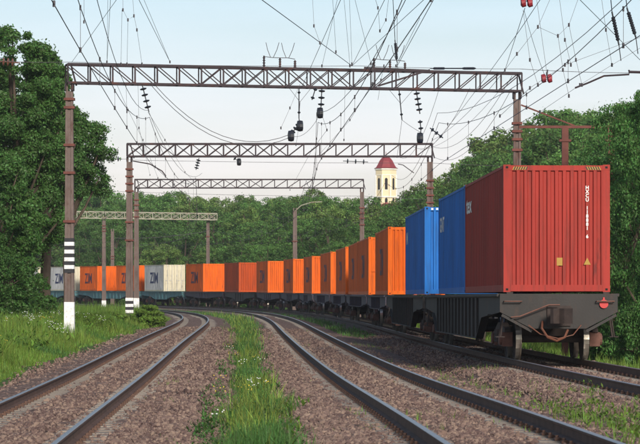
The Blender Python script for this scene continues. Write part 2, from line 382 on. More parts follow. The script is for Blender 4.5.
# ------------------------------------------------------------------ ground sheet
def build_ground():
    ss = [-250, -150, -80, -40, -20, -10, -4]; s = 0.0
    while s < 330: ss.append(s); s += max(.14, .006*(s+20))
    ss += list(range(335, 420, 6)) + [440, 470, 520, 600, 700, 850, 1100, 1500, 2200, 3200]
    us = [-280, -200, -120, -80, -55, -40, -32, -26, -22, -19, -17, -16, -15.2] + list(np.arange(-14.6, 3.6, .11)) + [4, 4.5, 5.2, 6, 7, 8, 9, 10.5, 12, 14, 17, 20, 25, 32, 40, 50, 60, 80, 110, 150, 200, 280, 380, 500, 700, 1000, 1500, 2300, 3500]
    S, U = np.meshgrid(np.array(ss, float), np.array(us, float), indexing='ij')
    X, Y = at(S, U); Z = ground_z(S, U)
    g, d = cover(S, U)
    inner = (np.abs(U+5) < 9.5)
    Z = Z+np.where(inner & (S < 160), .018*snoise(X, Y, 3.1, 5)+.012*snoise(X, Y, 9, 6), .05*snoise(X, Y, .5, 8))*np.where(d > .5, .35, 1)
    Z = Z+np.where(U > 60, np.clip((U-60)/200, 0, 1)*1.5*snoise(X, Y, .03, 2), 0)
    ns, nu = S.shape; idx = np.arange(ns*nu).reshape(ns, nu)
    f = np.stack([idx[:-1, :-1], idx[:-1, 1:], idx[1:, 1:], idx[1:, :-1]], -1).reshape(-1, 4)
    o = npmesh('ground', np.stack([X, Y, Z], -1).reshape(-1, 3), f, ground_mat(), smooth=True)
    a = o.data.color_attributes.new('cover', 'FLOAT_COLOR', 'POINT')
    a.data.foreach_set('color', np.stack([g, d, 0*g, 0*g+1], -1).astype(np.float32).ravel())
    o['kind'] = 'structure'
build_ground()
# ------------------------------------------------------------------ tracks
def rail_profile():
    return [(a*.9, .028+h*.845) for a, h in [(-.075,0),(.075,0),(.075,.012),(.012,.035),(.010,.13),(.036,.142),(.036,.172),(.028,.18),(-.028,.18),(-.036,.172),(-.036,.142),(-.010,.13),(-.012,.035),(-.075,.012)]]
def make_track(uc, zf, label):
    root = empty('railway_track', (0, 0, 0)); tag(root, label, 'railway track', 'railway tracks')
    ss = np.concatenate([np.arange(-18, 330, 1.0), np.arange(330, 460, 6.)]); pr = rail_profile(); n = len(pr)
    for side in (-1, 1):
        V = []; Fs = []; mi = []
        for s in ss:
            x, y, tx, ty = curve(s); z = float(zf(s))
            for (a, h) in pr:
                u = centre(uc, s)+side*.796+a; V.append((x+ty*u, y-tx*u, z-.18+h))
        for i in range(len(ss)-1):
            for k in range(n):
                k2 = (k+1) % n; Fs.append((i*n+k, i*n+k2, (i+1)*n+k2, (i+1)*n+k)); mi.append(1 if k in (6, 7, 8) else 0)
        npmesh('rail', np.array(V), np.array(Fs), [M['rail_side'], M['steel_top']], root, mi=np.array(mi))
    # concrete sleepers
    sl = MB(); sl.prism([(-1.35,-.21),(1.35,-.21),(1.35,-.03),(1.1,0),(.45,0),(.3,-.05),(-.3,-.05),(-.45,0),(-1.1,0),(-1.35,-.03)], 'y', -.14, .14)
    me = sl.build('sleeper', M['concrete_sleeper'], root); me0 = me.data
    cl = MB()
    for s_ in (-.796, .796):
        for q in (-1, 1):
            cl.box((s_+q*.095-.035, -.07, 0), (s_+q*.095+.035, .07, .028)); cl.lathe([(.02, .025), (.02, .05), (.014, .056)], (s_+q*.1, 0, 0), n=6)
            cl.box((s_+q*.075-.02, -.08, .01), (s_+q*.075+.02, .08, .036))
    clv = np.array(cl.v); rest = MB(); clips = MB(); i = 0
    for s in np.arange(-4, 200, .6):
        x, y, tx, ty = curve(s); z = float(zf(s)); rz = math.atan2(-tx, ty); ue = centre(uc, s); cx, cy = x+ty*ue, y-tx*ue
        if s < 120:
            c, q = math.cos(rz), math.sin(rz); clips.add([(cx+c*p[0]-q*p[1], cy+q*p[0]+c*p[1], z-.178+p[2]) for p in cl.v], cl.f)
        if s > 0 and i < 100:
            o = me if i == 0 else bpy.data.objects.new('sleeper', me0)
            if i: COL.objects.link(o); o.parent = root
            o.location = (cx, cy, z-.18); o.rotation_euler = (0, 0, rz); i += 1
        else:
            c, q = math.cos(rz), math.sin(rz); rest.add([(cx+c*p[0]-q*p[1], cy+q*p[0]+c*p[1], z-.18+p[2]) for p in sl.v], sl.f)
    tag(rest.build('sleeper', M['concrete_sleeper'], root), kind='stuff')
    tag(clips.build('rail_clip', M['clip'], root), kind='stuff')
    return root
make_track(UL, z_left, 'railway track nearest the left grass bank, curving away left round a marked concrete post')
make_track(UR, z_right, 'middle railway track between the weedy green strip and the track under the train')
make_track(UT, z_train, 'railway track under the container train, its rails showing in front of the last wagon')
# ------------------------------------------------------------------ ballast stones
def frustum_points(n, ymin, ymax, power, margin=1.2):
    """random ground points seen by the camera, denser near"""
    t = rng.random(n); Y = (ymin**(1-power)+(ymax**(1-power)-ymin**(1-power))*t)**(1/(1-power)) if power != 1 else ymin*(ymax/ymin)**t
    X = (rng.random(n)*2-1)*(Y*.1231+margin); return X, Y
def stones():
    n = 420000
    X, Y = frustum_points(n, 19.5, 130, 1.45)
    s, u = to_su(X, Y); g, d = cover(s, u); u = uw(s, u)
    keep = (u > -13.6) & (u < 2.8) & (rng.random(n) > g*1.3-.1) & (rng.random(n) > d*.93) & (rng.random(n) < .62+.38*snoise(X, Y, 1.3, 77))
    # not on rails
    for c in (UL, UR, UT):
        for r in (-.796, .796): keep &= np.abs(u-c-r) > .12
    onsl = np.zeros(n, bool)
    for c in (UL, UR, UT): onsl |= (np.abs(np.abs(u-c)-.78) < .4)
    keep &= ~(onsl & (np.abs(((s+4.3) % .6)-.3) < .15) & (rng.random(n) < .8))
    X, Y, s, u = X[keep], Y[keep], s[keep], u[keep]; n = len(X); Z = ground_z(s, u)
    phi = (1+5**.5)/2
    ico = np.array([(-1,phi,0),(1,phi,0),(-1,-phi,0),(1,-phi,0),(0,-1,phi),(0,1,phi),(0,-1,-phi),(0,1,-phi),(phi,0,-1),(phi,0,1),(-phi,0,-1),(-phi,0,1)])/1.9
    icf = np.array([(0,11,5),(0,5,1),(0,1,7),(0,7,10),(0,10,11),(1,5,9),(5,11,4),(11,10,2),(10,7,6),(7,1,8),(3,9,4),(3,4,2),(3,2,6),(3,6,8),(3,8,9),(4,9,5),(2,4,11),(6,2,10),(8,6,7),(9,8,1)])
    size = rng.gamma(5, .0031, n)*np.clip(.75+Y/90, 1, 2); size = np.clip(size, .008, .05)
    sc = np.stack([size*rng.uniform(.8, 1.5, n), size*rng.uniform(.7, 1.2, n), size*rng.uniform(.5, .95, n)], -1)
    V = ico[None]*(1+rng.uniform(-.28, .28, (n, 12, 1)))*sc[:, None, :]
    q = rng.normal(size=(n, 4)); q[:, 1:3] *= .5; q /= np.linalg.norm(q, axis=1)[:, None]
    wq, xq, yq, zq = q.T
    Rm = np.stack([1-2*(yq*yq+zq*zq), 2*(xq*yq-zq*wq), 2*(xq*zq+yq*wq), 2*(xq*yq+zq*wq), 1-2*(xq*xq+zq*zq), 2*(yq*zq-xq*wq), 2*(xq*zq-yq*wq), 2*(yq*zq+xq*wq), 1-2*(xq*xq+yq*yq)], -1).reshape(n, 3, 3)
    V = np.einsum('nij,nkj->nki', Rm, V)
    V += np.stack([X, Y, Z+sc[:, 2]*.35], -1)[:, None, :]
    Fc = (icf[None]+np.arange(n)[:, None, None]*12).reshape(-1, 3)
    o = npmesh('ballast_stones', V.reshape(-1, 3), Fc, M['stone'])
    tag(o, 'reddish brown crushed stone ballast lying between and beside the rails', 'ballast', kind='stuff')
stones()
# ------------------------------------------------------------------ grass, weeds, flowers
def blades(name, X, Y, H, W, m, lean=.35, zoff=0.0, curl=.5):
    n = len(X); s, u = to_su(X, Y); Z = ground_z(s, u)-.02+zoff
    a = rng.uniform(0, 6.283, n); d = np.stack([np.cos(a), np.sin(a), 0*a], -1); b = a+rng.normal(1.57, .4, n)
    wv = np.stack([np.cos(b), np.sin(b), 0*b], -1)*W[:, None]/2
    le = (np.abs(rng.normal(0, lean, n))*H)[:, None]; base = np.stack([X, Y, Z], -1); up = np.array([0, 0, 1.])
    p1 = base+up*(H*.5)[:, None]+d*le*.3; p2 = base+up*(H*.95)[:, None]+d*le*(.6+curl); 
    V = np.stack([base-wv, base+wv, p1+wv*.8, p1-wv*.8, p2], 1).reshape(-1, 3)
    i = np.arange(n)[:, None]*5
    q = np.concatenate([i+np.array([[0, 1, 2]]), i+np.array([[0, 2, 3]]), i+np.array([[3, 2, 4]])], 0)
    return npmesh(name, V, q, m)
def cand(n, ymin, ymax, pw, cond, margin=1.5):
    X, Y = frustum_points(n, ymin, ymax, pw, margin); s, u = to_su(X, Y); k = cond(s, u, X, Y); return X[k], Y[k], s[k], u[k]
def clumpy(s, u, f, seed): return snoise(s, u*1.3, f, seed)
# left bank
X, Y, s, u = cand(620000, 34, 190, 1.35, lambda s, u, X, Y: (u < -12.35+.25*snoise(s, u, .9, 12)) & (u > -34))
hh = np.clip((.46+.30*clumpy(s, u, .8, 11)+.12*clumpy(s, u, 2.5, 15))*np.clip((-11.9-u)/1.5, .3, 1.1), .10, 1.15)*rng.uniform(.6, 1.25, len(X))
wd_ = np.clip(.006+Y*.00012, .008, .028)*rng.uniform(.7, 1.4, len(X)); q_ = snoise(s, u*1.5, .7, 91)+rng.normal(0, .45, len(s)); k1 = q_ > .55; k2 = q_ < -.75
tag(blades('grass', X[~k1 & ~k2], Y[~k1 & ~k2], hh[~k1 & ~k2], wd_[~k1 & ~k2], M['grass']), 'tall bright green grass on the bank left of the tracks', 'grass', kind='stuff')
tag(blades('grass', X[k1], Y[k1], hh[k1]*.85, wd_[k1]*1.3, M['weedgreen'], .5), 'deeper green weedy patches in the grass of the left bank', 'grass', kind='stuff')
tag(blades('grass', X[k2], Y[k2], hh[k2]*1.15, wd_[k2]*.8, M['grassyel'], .3), 'pale yellowish stalks scattered through the left bank grass', 'grass', kind='stuff')
# middle strip
X, Y, s, u = cand(330000, 21, 230, 1.2, lambda s, u, X, Y: (cover(s, u)[0]*(.72+.55*snoise(s, u, 1.6, 21)) > rng.random(len(u))*.9) & (u < -5.3) & (u > -9.3))
hh = np.clip(.24+.17*clumpy(s, u, 1.1, 22), .05, .65)*rng.uniform(.5, 1.4, len(X))
yl = (snoise(s, u, .9, 88)+rng.normal(0, .5, len(s)) > .1); wd_ = np.clip(.006+Y*.0002, .007, .035)*rng.uniform(.6, 1.5, len(X))
tag(blades('weed_strip', X[~yl], Y[~yl], hh[~yl], wd_[~yl], M['weedgreen'], .5), 'low deep green weeds on the strip between the left and middle tracks', 'grass', kind='stuff')
tag(blades('weed_strip', X[yl], Y[yl], hh[yl]*1.1, wd_[yl], M['grassyel'], .5), 'yellowish grass stalks among the weeds of the strip between two tracks', 'grass', kind='stuff')
X, Y, s, u = cand(90000, 110, 310, .4, lambda s, u, X, Y: ((np.abs(uw(s, u)+7.2) < 1.15) | (np.abs(uw(s, u)+2.15) < .45)) & (snoise(s, u, .5, 71) > -.5))
tag(blades('weed_strip', X, Y, rng.uniform(.06, .26, len(X)), rng.uniform(.02, .05, len(X)), M['weedgreen'], .5), 'green growth between the far ends of the tracks in front of the train', 'grass', kind='stuff')
# behind and beside the train
X, Y, s, u = cand(170000, 55, 330, 1.2, lambda s, u, X, Y: (u > 2.6+.3*snoise(s, u, .8, 31)) & (u < 13))
hh = np.clip(.42+.25*clumpy(s, u, .7, 33), .1, 1.1)*rng.uniform(.5, 1.2, len(X))
tag(blades('grass', X, Y, hh, np.clip(.012+Y*.00022, .012, .06), M['grassdark']), 'deep green grass behind the container train at the foot of the trees', 'grass', kind='stuff')
# sparse tufts on the ballast
def tufts(centers, per, rad, h, wd, name, m, label):
    XX = []; YY = []; HH = []
    for (x, y, k) in centers:
        r = rad*k; n = int(per*k); XX.append(x+rng.normal(0, r*.5, n)); YY.append(y+rng.normal(0, r*.6, n)); HH.append(h*k*rng.uniform(.4, 1.2, n))
    XX = np.concatenate(XX); YY = np.concatenate(YY); HH = np.concatenate(HH)
    return tag(blades(name, XX, YY, HH, wd*rng.uniform(.6, 1.4, len(XX)), m, .55), label, 'weeds', kind='stuff')
X, Y, s, u = cand(5200, 30, 220, 1.1, lambda s, u, X, Y: ((np.abs(u+2.3+.3*snoise(s, u, .3, 7)) < .75) | (rng.random(len(u)) < .10)) & (u > -9.3) & (u < -1.2) & (snoise(s, u, .35, 41) > -.1), 1)
tufts(list(zip(X, Y, rng.uniform(.4, 1.3, len(X)))), 7, .16, .14, .012, 'ballast_weeds', M['grass'], 'scattered small green weeds growing out of the reddish ballast')
cs = [P(x, y, 1.62*F/(y-288)) for x, y in ((565,405),(580,408),(551,402),(596,404),(612,418),(618,412),(588,396),(634,424),(628,432),(575,415),(603,422),(540,398),(637,410),(620,440),(590,385),(632,398))]
tufts([(c.x, c.y, rng.uniform(.8, 1.4)) for c in cs], 16, .22, .22, .014, 'tall_weeds', M['grass'], 'taller leafy weeds by the middle track in the right foreground')
# broad leaved plants and flowers
def leafy(name, centers, m, hgt, nleaf, ls, label, cat):
    V = []; Fq = []; k = 0
    for (x, y, sc) in centers:
        z = gz(x, y); H = hgt*sc
        for i in range(nleaf):
            t = rng.uniform(.05, 1); a = rng.uniform(0, 6.28); el_ = rng.uniform(.1, 1.0)
            b = np.array([x+rng.normal(0, .05*sc), y+rng.normal(0, .05*sc), z+H*t*.8]); l = ls*sc*rng.uniform(.6, 1.2)*(1.3-t*.6)
            d = np.array([math.cos(a)*math.cos(el_), math.sin(a)*math.cos(el_), math.sin(el_)]); wv = np.array([-math.sin(a), math.cos(a), 0])*l*.17
            V += [b, b+d*l*.5+wv, b+d*l, b+d*l*.5-wv]; Fq.append((k, k+1, k+2, k+3)); k += 4
    return tag(npmesh(name, np.array(V), np.array(Fq), m), label, cat, kind='stuff')
leafy('ballast_leafy_weeds', [(c.x+rng.normal(0, .12), c.y+rng.normal(0, .3), rng.uniform(.7, 1.5)) for c in cs for _ in range(3)], M['grass'], .26, 20, .075, 'small leafy weeds standing in the ballast at the lower right', 'weeds')
X, Y, s, u = cand(2600, 21, 130, 1.3, lambda s, u, X, Y: (np.abs(u+7.15) < .68))
leafy('broadleaf_weeds', list(zip(X, Y, rng.uniform(.5, 1.3, len(X)))), M['weedgreen'], .22, 30, .085, 'broad leaved weeds among the grass of the strip between two tracks', 'weeds')
cs = [P(x, y, 1.62*F/(y-288)) for x, y in ((288,400),(296,425),(293,440),(276,412),(302,396))]
leafy('milkweed', [(c.x, c.y, 1.0) for c in cs], M['grass'], .26, 14, .12, 'pale leafy weed shoots at the right edge of the middle green strip', 'weeds')
X, Y, s, u = cand(2200, 40, 120, 1.2, lambda s, u, X, Y: (u < -12.9) & (u > -24))
leafy('bank_weeds', list(zip(X, Y, rng.uniform(.8, 2.2, len(X)))), M['grass'], .36, 20, .13, 'broad leaved weeds standing in the left grass bank', 'weeds')
def flowers(name, cond, n, y0, y1, m, hgt, r, label):
    X, Y, s, u = cand(n, y0, y1, 1.2, cond); b = MB()
    for x, y, q in zip(X, Y, u):
        z = gz(x, y)
        for k in range(5):
            px, py, pz = x+random.gauss(0, .07), y+random.gauss(0, .07), z+hgt*random.uniform(.7, 1.1); rr = r*random.uniform(.6, 1.3)
            b.lathe([(rr*.3, -.006), (rr, 0), (rr*.8, .008), (rr*.2, .014)], (px, py, pz), n=6)
    tag(b.build(name, m), label, 'flowers', kind='stuff')
flowers('white_wildflowers', lambda s, u, X, Y: (u < -13.0) & (u > -18) & (snoise(s, u, .5, 51) > .35), 2300, 40, 110, M['flower'], .62, .024, 'clusters of small white wildflowers in the left bank grass')
flowers('white_wildflowers', lambda s, u, X, Y: (np.abs(u+7.2) < .6) & (snoise(s, u, .4, 52) > .5), 800, 24, 110, M['flower'], .27, .014, 'small white wildflowers along the middle weed strip')
flowers('yellow_wildflowers', lambda s, u, X, Y: (u < -13) & (u > -16) & (snoise(s, u, .6, 54) > .3), 700, 40, 110, M['flowery'], .5, .02, 'small yellow wildflowers in the left bank grass')
flowers('yellow_wildflowers', lambda s, u, X, Y: (np.abs(u+7.2) < .5) & (snoise(s, u, .5, 53) > .2), 350, 24, 90, M['flowery'], .22, .014, 'small yellow wildflowers along the middle weed strip')

# ------------------------------------------------------------------ containers
CW, CH = 1.219, 2.9
def corr(a, b, pitch, depth):
    """corrugated polyline (t, d) between a and b"""
    n = max(2, round((b-a)/pitch)); p = (b-a)/n; o = [(a, 0)]
    for i in range(n):
        t = a+i*p; o += [(t+p*.20, 0), (t+p*.31, depth), (t+p*.69, depth), (t+p*.80, 0)]
    o.append((b, 0)); return o
def make_container(L, doors, paint, doorpaint=None):
    root = empty('shipping_container', (0, 0, 0)); dp = doorpaint or paint
    f = MB()
    for sx in (-1, 1):
        for (ya, yb) in ((0, .15), (L-.15, L)):
            f.box((sx*CW-(.16 if sx > 0 else 0), ya+.004, .118), (sx*CW+(.16 if sx < 0 else 0), yb-.004, CH-.118))
        f.box((sx*CW-(.06 if sx > 0 else 0), .178, .0), (sx*CW+(.06 if sx < 0 else 0), L-.178, .16))
        f.box((sx*CW-(.06 if sx > 0 else 0), .178, CH-.075), (sx*CW+(.06 if sx < 0 else 0), L-.178, CH-.012))
    for (ya, yb) in ((.003, .1), (L-.1, L-.003)):
        f.box((-CW+.162, ya, .012), (CW-.162, yb, .16)); f.box((-CW+.162, ya, CH-.13), (CW-.162, yb, CH-.012))
    f.build('frame', paint, root)
    for sx in (-1, 1):
        for ya in (0, L-.178):
            for z in (-.004, CH-.118):
                c = MB(); x0 = sx*(CW+.003); x1 = x0-sx*.166
                c.box((min(x0, x1), ya-.003, z), (max(x0, x1), ya+.181, z+.122), 0)
                c.box((min(x0, x1)+.055, ya-.0055, z+.035), (max(x0, x1)-.055, ya+.1835, z+.085), 1)
                c.box((min(x0-sx*.05, x0+sx*.0025), ya+.06, z+.035), (max(x0-sx*.05, x0+sx*.0025), ya+.13, z+.085), 1)
                c.build('corner_casting', [paint, M['hole']], root)
    for sx in (-1, 1):      # side walls: outer face at CW-.012, recessed face 36 mm in
        b = MB(); pl = corr(.15, L-.15, .278, .036); vs = []
        for (t, d) in pl: x = sx*(CW-.012-d); vs += [(x, t, .16), (x, t, CH-.075)]
        b.add(vs, [((2*i, 2*i+2, 2*i+3, 2*i+1) if sx > 0 else (2*i+1, 2*i+3, 2*i+2, 2*i)) for i in range(len(pl)-1)])
        b.build('side_panel', M['pale'] if paint is M['cream'] else paint, root)  # cream containers get a greyer side, its shade painted in
    def wall(y, sg):
        b = MB(); pl = corr(-CW+.16, CW-.16, .176, .05); vs = []
        for (t, d) in pl: yy = y+sg*(.012+d); vs += [(t, yy, .16), (t, yy, CH-.13)]
        b.add(vs, [((2*i, 2*i+2, 2*i+3, 2*i+1) if sg > 0 else (2*i+1, 2*i+3, 2*i+2, 2*i)) for i in range(len(pl)-1)]); b.build('end_wall', paint, root)
    def door_leaf(y, sg, sx):
        b = MB(); xa, xb = sorted((sx*.012, sx*(CW-.17))); ya, yb = sorted((y+sg*.02, y+sg*.06))
        b.box((xa, ya, .17), (xb, yb, CH-.135))
        for k in range(5):
            za = .35+k*.48; y0, y1 = sorted((y+sg*.008, y+sg*.021)); b.box((xa+.08, y0, za), (xb-.08, y1, za+.22))
        o = b.build('door', dp, root); q = MB()
        for xx in (sx*.28, sx*.78):
            q.tube([(xx, y-sg*.022, .1), (xx, y-sg*.022, CH-.08)], .022, 6)
            for z in (.14, .9, 1.7, CH-.12): q.box((xx-.05, min(y-sg*.045, y+sg*.008), z), (xx+.05, max(y-sg*.045, y+sg*.008), z+.07))
            q.box((min(xx, xx+sx*.3), min(y-sg*.035, y-sg*.01), 1.15), (max(xx, xx+sx*.3), max(y-sg*.035, y-sg*.01), 1.19))
        q.build('locking_bar', M['pale'] if paint is M['cream'] else paint, o)
    if doors: 
        for sx in (-1, 1): door_leaf(0, 1, sx)
        wall(L, -1)
    else:
        wall(0, 1)
        for sx in (-1, 1): door_leaf(L, -1, sx)
    r = MB(); pl = corr(.18, L-.18, .209, .02); vs = []
    for (t, d) in pl: vs += [(-CW+.06, t, CH-.014-d), (CW-.06, t, CH-.014-d)]
    r.add(vs, [(2*i, 2*i+1, 2*i+3, 2*i+2) for i in range(len(pl)-1)]); r.build('roof_panel', paint, root)
    fl = MB(); fl.box((-CW+.065, .11, .06), (CW-.065, L-.11, .13)); fl.build('floor', M['cabin'], root)
    return root
def hazard(root):
    y = MB(); k = MB()
    for x0, sg in ((-CW+.2, 1), (CW-.2, -1)):
        for i in range(6):
            xa = x0+sg*i*.055; p = [(xa, CH-.115), (xa+sg*.024, CH-.115), (xa+sg*.06, CH-.04), (xa+sg*.036, CH-.04)]
            xb = xa+sg*.0275; p2 = [(a+sg*.0275, b) for a, b in p]
            y.add([(a, -.0015, b) for a, b in p], [(0, 1, 2, 3) if sg > 0 else (3, 2, 1, 0)]); k.add([(a, -.0012, b) for a, b in p2], [(0, 1, 2, 3) if sg > 0 else (3, 2, 1, 0)])
    y.build('hazard_stripes', M['yellow'], root); k.build('hazard_stripes', M['blackm'], root)
def side_logo(root, body, yc, zc_, size, width, m):
    o = text_mesh(body, size, m, 'side_lettering', root, bold=.02*size, width=width)
    o.matrix_parent_inverse = Matrix(); o.location = (-CW+.006, yc, zc_); o.rotation_euler = (R(90), 0, R(-90)); return o
# (name, s of the near end, length, kind, paint, door end near, label)
DECK = 1.575
G = 'shipping containers on the train'
CONT = [
 ('M', 39.4, 10.6, 'red', 0, 'big red corrugated container filling the right, nearest on the train, with white vertical code'),
 ('L', 50.1, 9.7, 'blue', 0, 'blue container tight behind the red one, only its long left side showing'),
 ('K', 66.4, 11.5, 'blue', 0, 'blue container farther from the camera, a strip of bright blue end wall beside its side'),
 ('J', 91.3, 12.19, 'orange', 0, 'largest and nearest orange container, next to the blue ones'),
 ('I', 111.0, 12.19, 'orange', 1, 'second orange container from the blue ones, narrow door end with white label'),
 ('I', 123.35, 12.19, 'orange', 0, 'orange container flush behind the one with the door end, only its side visible'),
 ('H', 139.1, 12.19, 'orange', 0, 'narrow looking orange container, fourth orange one counted from the blue container'),
 ('G', 158.4, 12.19, 'orange', 0, 'orange container in mid train, just right of the lone grey post'),
 ('F', 181.2, 9.0, 'orange', 0, 'orange container with dark lettering directly below the right side of the lone grey post'),
 ('E', 200.1, 8.4, 'orange', 0, 'orange container below the lone grey post, third to the right of the plain deep orange one... with lettering'),
 ('D', 219.0, 7.6, 'orange', 0, 'lettered orange container immediately right of the deep orange plain sided one'),
 ('C', 235.1, 7.4, 'rustorange', 0, 'container with a plain deep rust orange side and no lettering, brighter orange end'),
 ('B', 250.8, 7.0, 'orange', 0, 'orange container with dark block letters standing right beside the pale grey and cream one'),
 ('A', 265.7, 7.0, 'cream', 1, 'pale container with cream door end, between orange containers, right of two near posts'),
 ('A', 276.1, 6.06, 'orange', 0, 'orange container seen between and behind the two close standing posts on the left'),
 ('A', 288.6, 6.06, 'orange', 0, 'leftmost orange container, beside the pale one behind the striped post'),
 ('A', 298.4, 6.06, 'cream', 1, 'pale lettered container partly hidden by the black and white striped post'),
 ('A', 308.3, 6.06, 'cream', 1, 'pale container half hidden behind the branches left of the striped post'),
 ('A', 318.6, 6.06, 'cream', 1, 'pale container at the far left edge, almost covered by the dark tree'),
]
CONT[9] = CONT[9][:5]+('orange container whose near corner stands just left of the foot of the lone grey post',)
protos = {}
def place_on_track(o, s, L, zoff):
    x0, y0 = at(s, 0.0); x1, y1 = at(s+L, 0.0)
    z0, z1 = float(z_train(s)), float(z_train(s+L))
    o.location = (x0, y0, z0+zoff); o.rotation_euler = (math.atan2(z1-z0, L), 0, math.atan2(-(x1-x0), y1-y0))
# wagons: start s, length, type, paint
WAG = [(39.0, 25.3, 'wgrey'), (65.6, 24.6, 'wgrey'), (91.2, 18.9, 'wviolet'), (110.9, 25.0, 'wviolet'), (137.4, 19.6, 'wviolet'), (158.2, 19.6, 'wviolet'),
       (179.2, 14.4, 'wviolet'), (195.0, 14.6, 'wviolet'), (211.0, 14.6, 'wviolet'), (227.0, 14.6, 'wgrey'), (243.0, 14.6, 'wviolet'), (259.0, 14.6, 'wteal'), (275.0, 20.0, 'wteal'), (296.4, 20.2, 'wteal'), (318.0, 20.0, 'wteal'), (339.4, 20.0, 'wteal')]
def wagon_for(s):
    for a, l, t in WAG:
        if a-.5 <= s < a+l: return a, l
made = []
for i, (k, s, L, pt, dr, lab) in enumerate(CONT):
    Lm = 12.19 if L > 9.5 else 6.06; key = (Lm, pt, dr)
    if key not in protos:
        root = make_container(Lm, dr, M[pt]); protos[key] = root
        if pt in ('orange', 'cream'): 
            side_logo(root, 'ZIM', Lm*.5, 1.4, 1.65, 3.2 if Lm > 10 else 2.5, M['zim'] if pt == 'cream' else M['zim2'])
        root_used = root; snapshot()
    else:
        root_used = copy_tree(protos[key])
    made.append((root_used, s, L, Lm, lab))
for (o, s, L, Lm, lab) in made:
    a, wl = wagon_for(s)          # the box lies straight along its wagon
    place_on_track(o, a, wl, 0); d = s-a
    rx, rz = o.rotation_euler.x, o.rotation_euler.z
    fwd = Vector((-math.sin(rz)*math.cos(rx), math.cos(rz)*math.cos(rx), math.sin(rx)))
    o.location = Vector(o.location)+fwd*d+Vector((0, 0, DECK)); o.scale = (1, L/Lm, 1); tag(o, lab, 'container', G)
red, blue1, blue2 = made[0][0], made[1][0], made[2][0]
hazard(red)
t = text_mesh('H\nX\nC\nU\n\n1\n1\n8\n8\n8\n1\n\n6', .112, M['letter_white'], 'container_code', red, spacing=.83, bold=.003); t.location = (CW-.52, -.0035+.012, 1.82); t.rotation_euler = (R(90), 0, 0)
lb = MB(); lb.box((.0, .0085, .60), (.13, .0115, .78)); lb.build('yellow_label', M['yellow'], red)
lb = MB(); lb.prism([(CW-.6, .62), (CW-.44, .62), (CW-.52, .78)], 'y', .0085, .0115); lb.build('yellow_label', M['yellow'], red)
side_logo(red, 'tex', 10.9, 2.3, .62, 1.9, M['letter_white'])
side_logo(blue1, 'GNT', 10.6, 2.05, .62, 2.2, M['letter_white'])
side_logo(blue2, 'M', 11.1, 2.05, .62, .9, M['letter_white'])
lb = MB(); lb.box((.62, .004, .75), (.95, .018, 1.1)); lb.build('white_label', M['letter_white'], made[4][0])
for o in (blue2,):
    lb = MB()
    for i in range(4): lb.box((-1.0+i*.16, -.003, CH-.1), (-.93+i*.16, .002, CH-.04))
    lb.build('yellow_label', M['letter_white'], o)
# ------------------------------------------------------------------ flat wagons
def make_bogie(root, yc):
    b = MB(); b.prism([(-.28, .42), (.28, .42), (.35, .8), (-.35, .8)], 'x', -.95, .95)
    o = b.build('bogie', M['cabin'], root); o.location = (0, yc, 0)
    for q in (-1, 1):
        ws = MB(); y = q*.925
        ws.tube([(-1.05, y, .475), (1.05, y, .475)], .08, 10)
        for sx in (-1, 1):
            cx = sx*.79
            prof = [(.08, -.07), (.40, -.065), (.43, -.045), (.475+.028, -.07), (.475+.028, -.04), (.475, -.035), (.473, .062), (.43, .065), (.40, .03), (.08, .05)]
            n0 = len(ws.m); ws.lathe([(r, h*sx) for r, h in prof], (cx, y, .477), 'x', 28)
            k = 0
            for j in range(n0, len(ws.m)):
                seg = (j-n0)//28
                if seg in (3, 4, 5): ws.m[j] = 1
        ws.build('wheelset', [M['cabin'], M['tread']], o)
        for sx in (-1, 1):
            a = MB(); a.box((sx*1.02-.12, y-.17, .31), (sx*1.02+.12, y+.17, .64)); a.lathe([(.14, sx*.12), (.14, sx*.17), (.1, sx*.19)], (sx*1.02, y, .475), 'x', 12)
            a.build('axle_box', M['axlebox'], o)
    for sx in (-1, 1):
        s_ = MB(); pol = [(-1.15, .64), (-1.1, .72), (-.5, .86), (.5, .86), (1.1, .72), (1.15, .64), (.7, .62), (.45, .3), (-.45, .3), (-.7, .62)]
        s_.prism(pol, 'x', sx*1.02-.07, sx*1.02+.07)
        for yy in (-.2, 0, .2): s_.lathe([(.075, .4), (.085, .42), (.075, .44), (.085, .5), (.075, .54), (.085, .6), (.075, .66), (.07, .7)], (sx*1.13, yy, 0), n=8)
        s_.build('side_frame', M['cabin'], o)
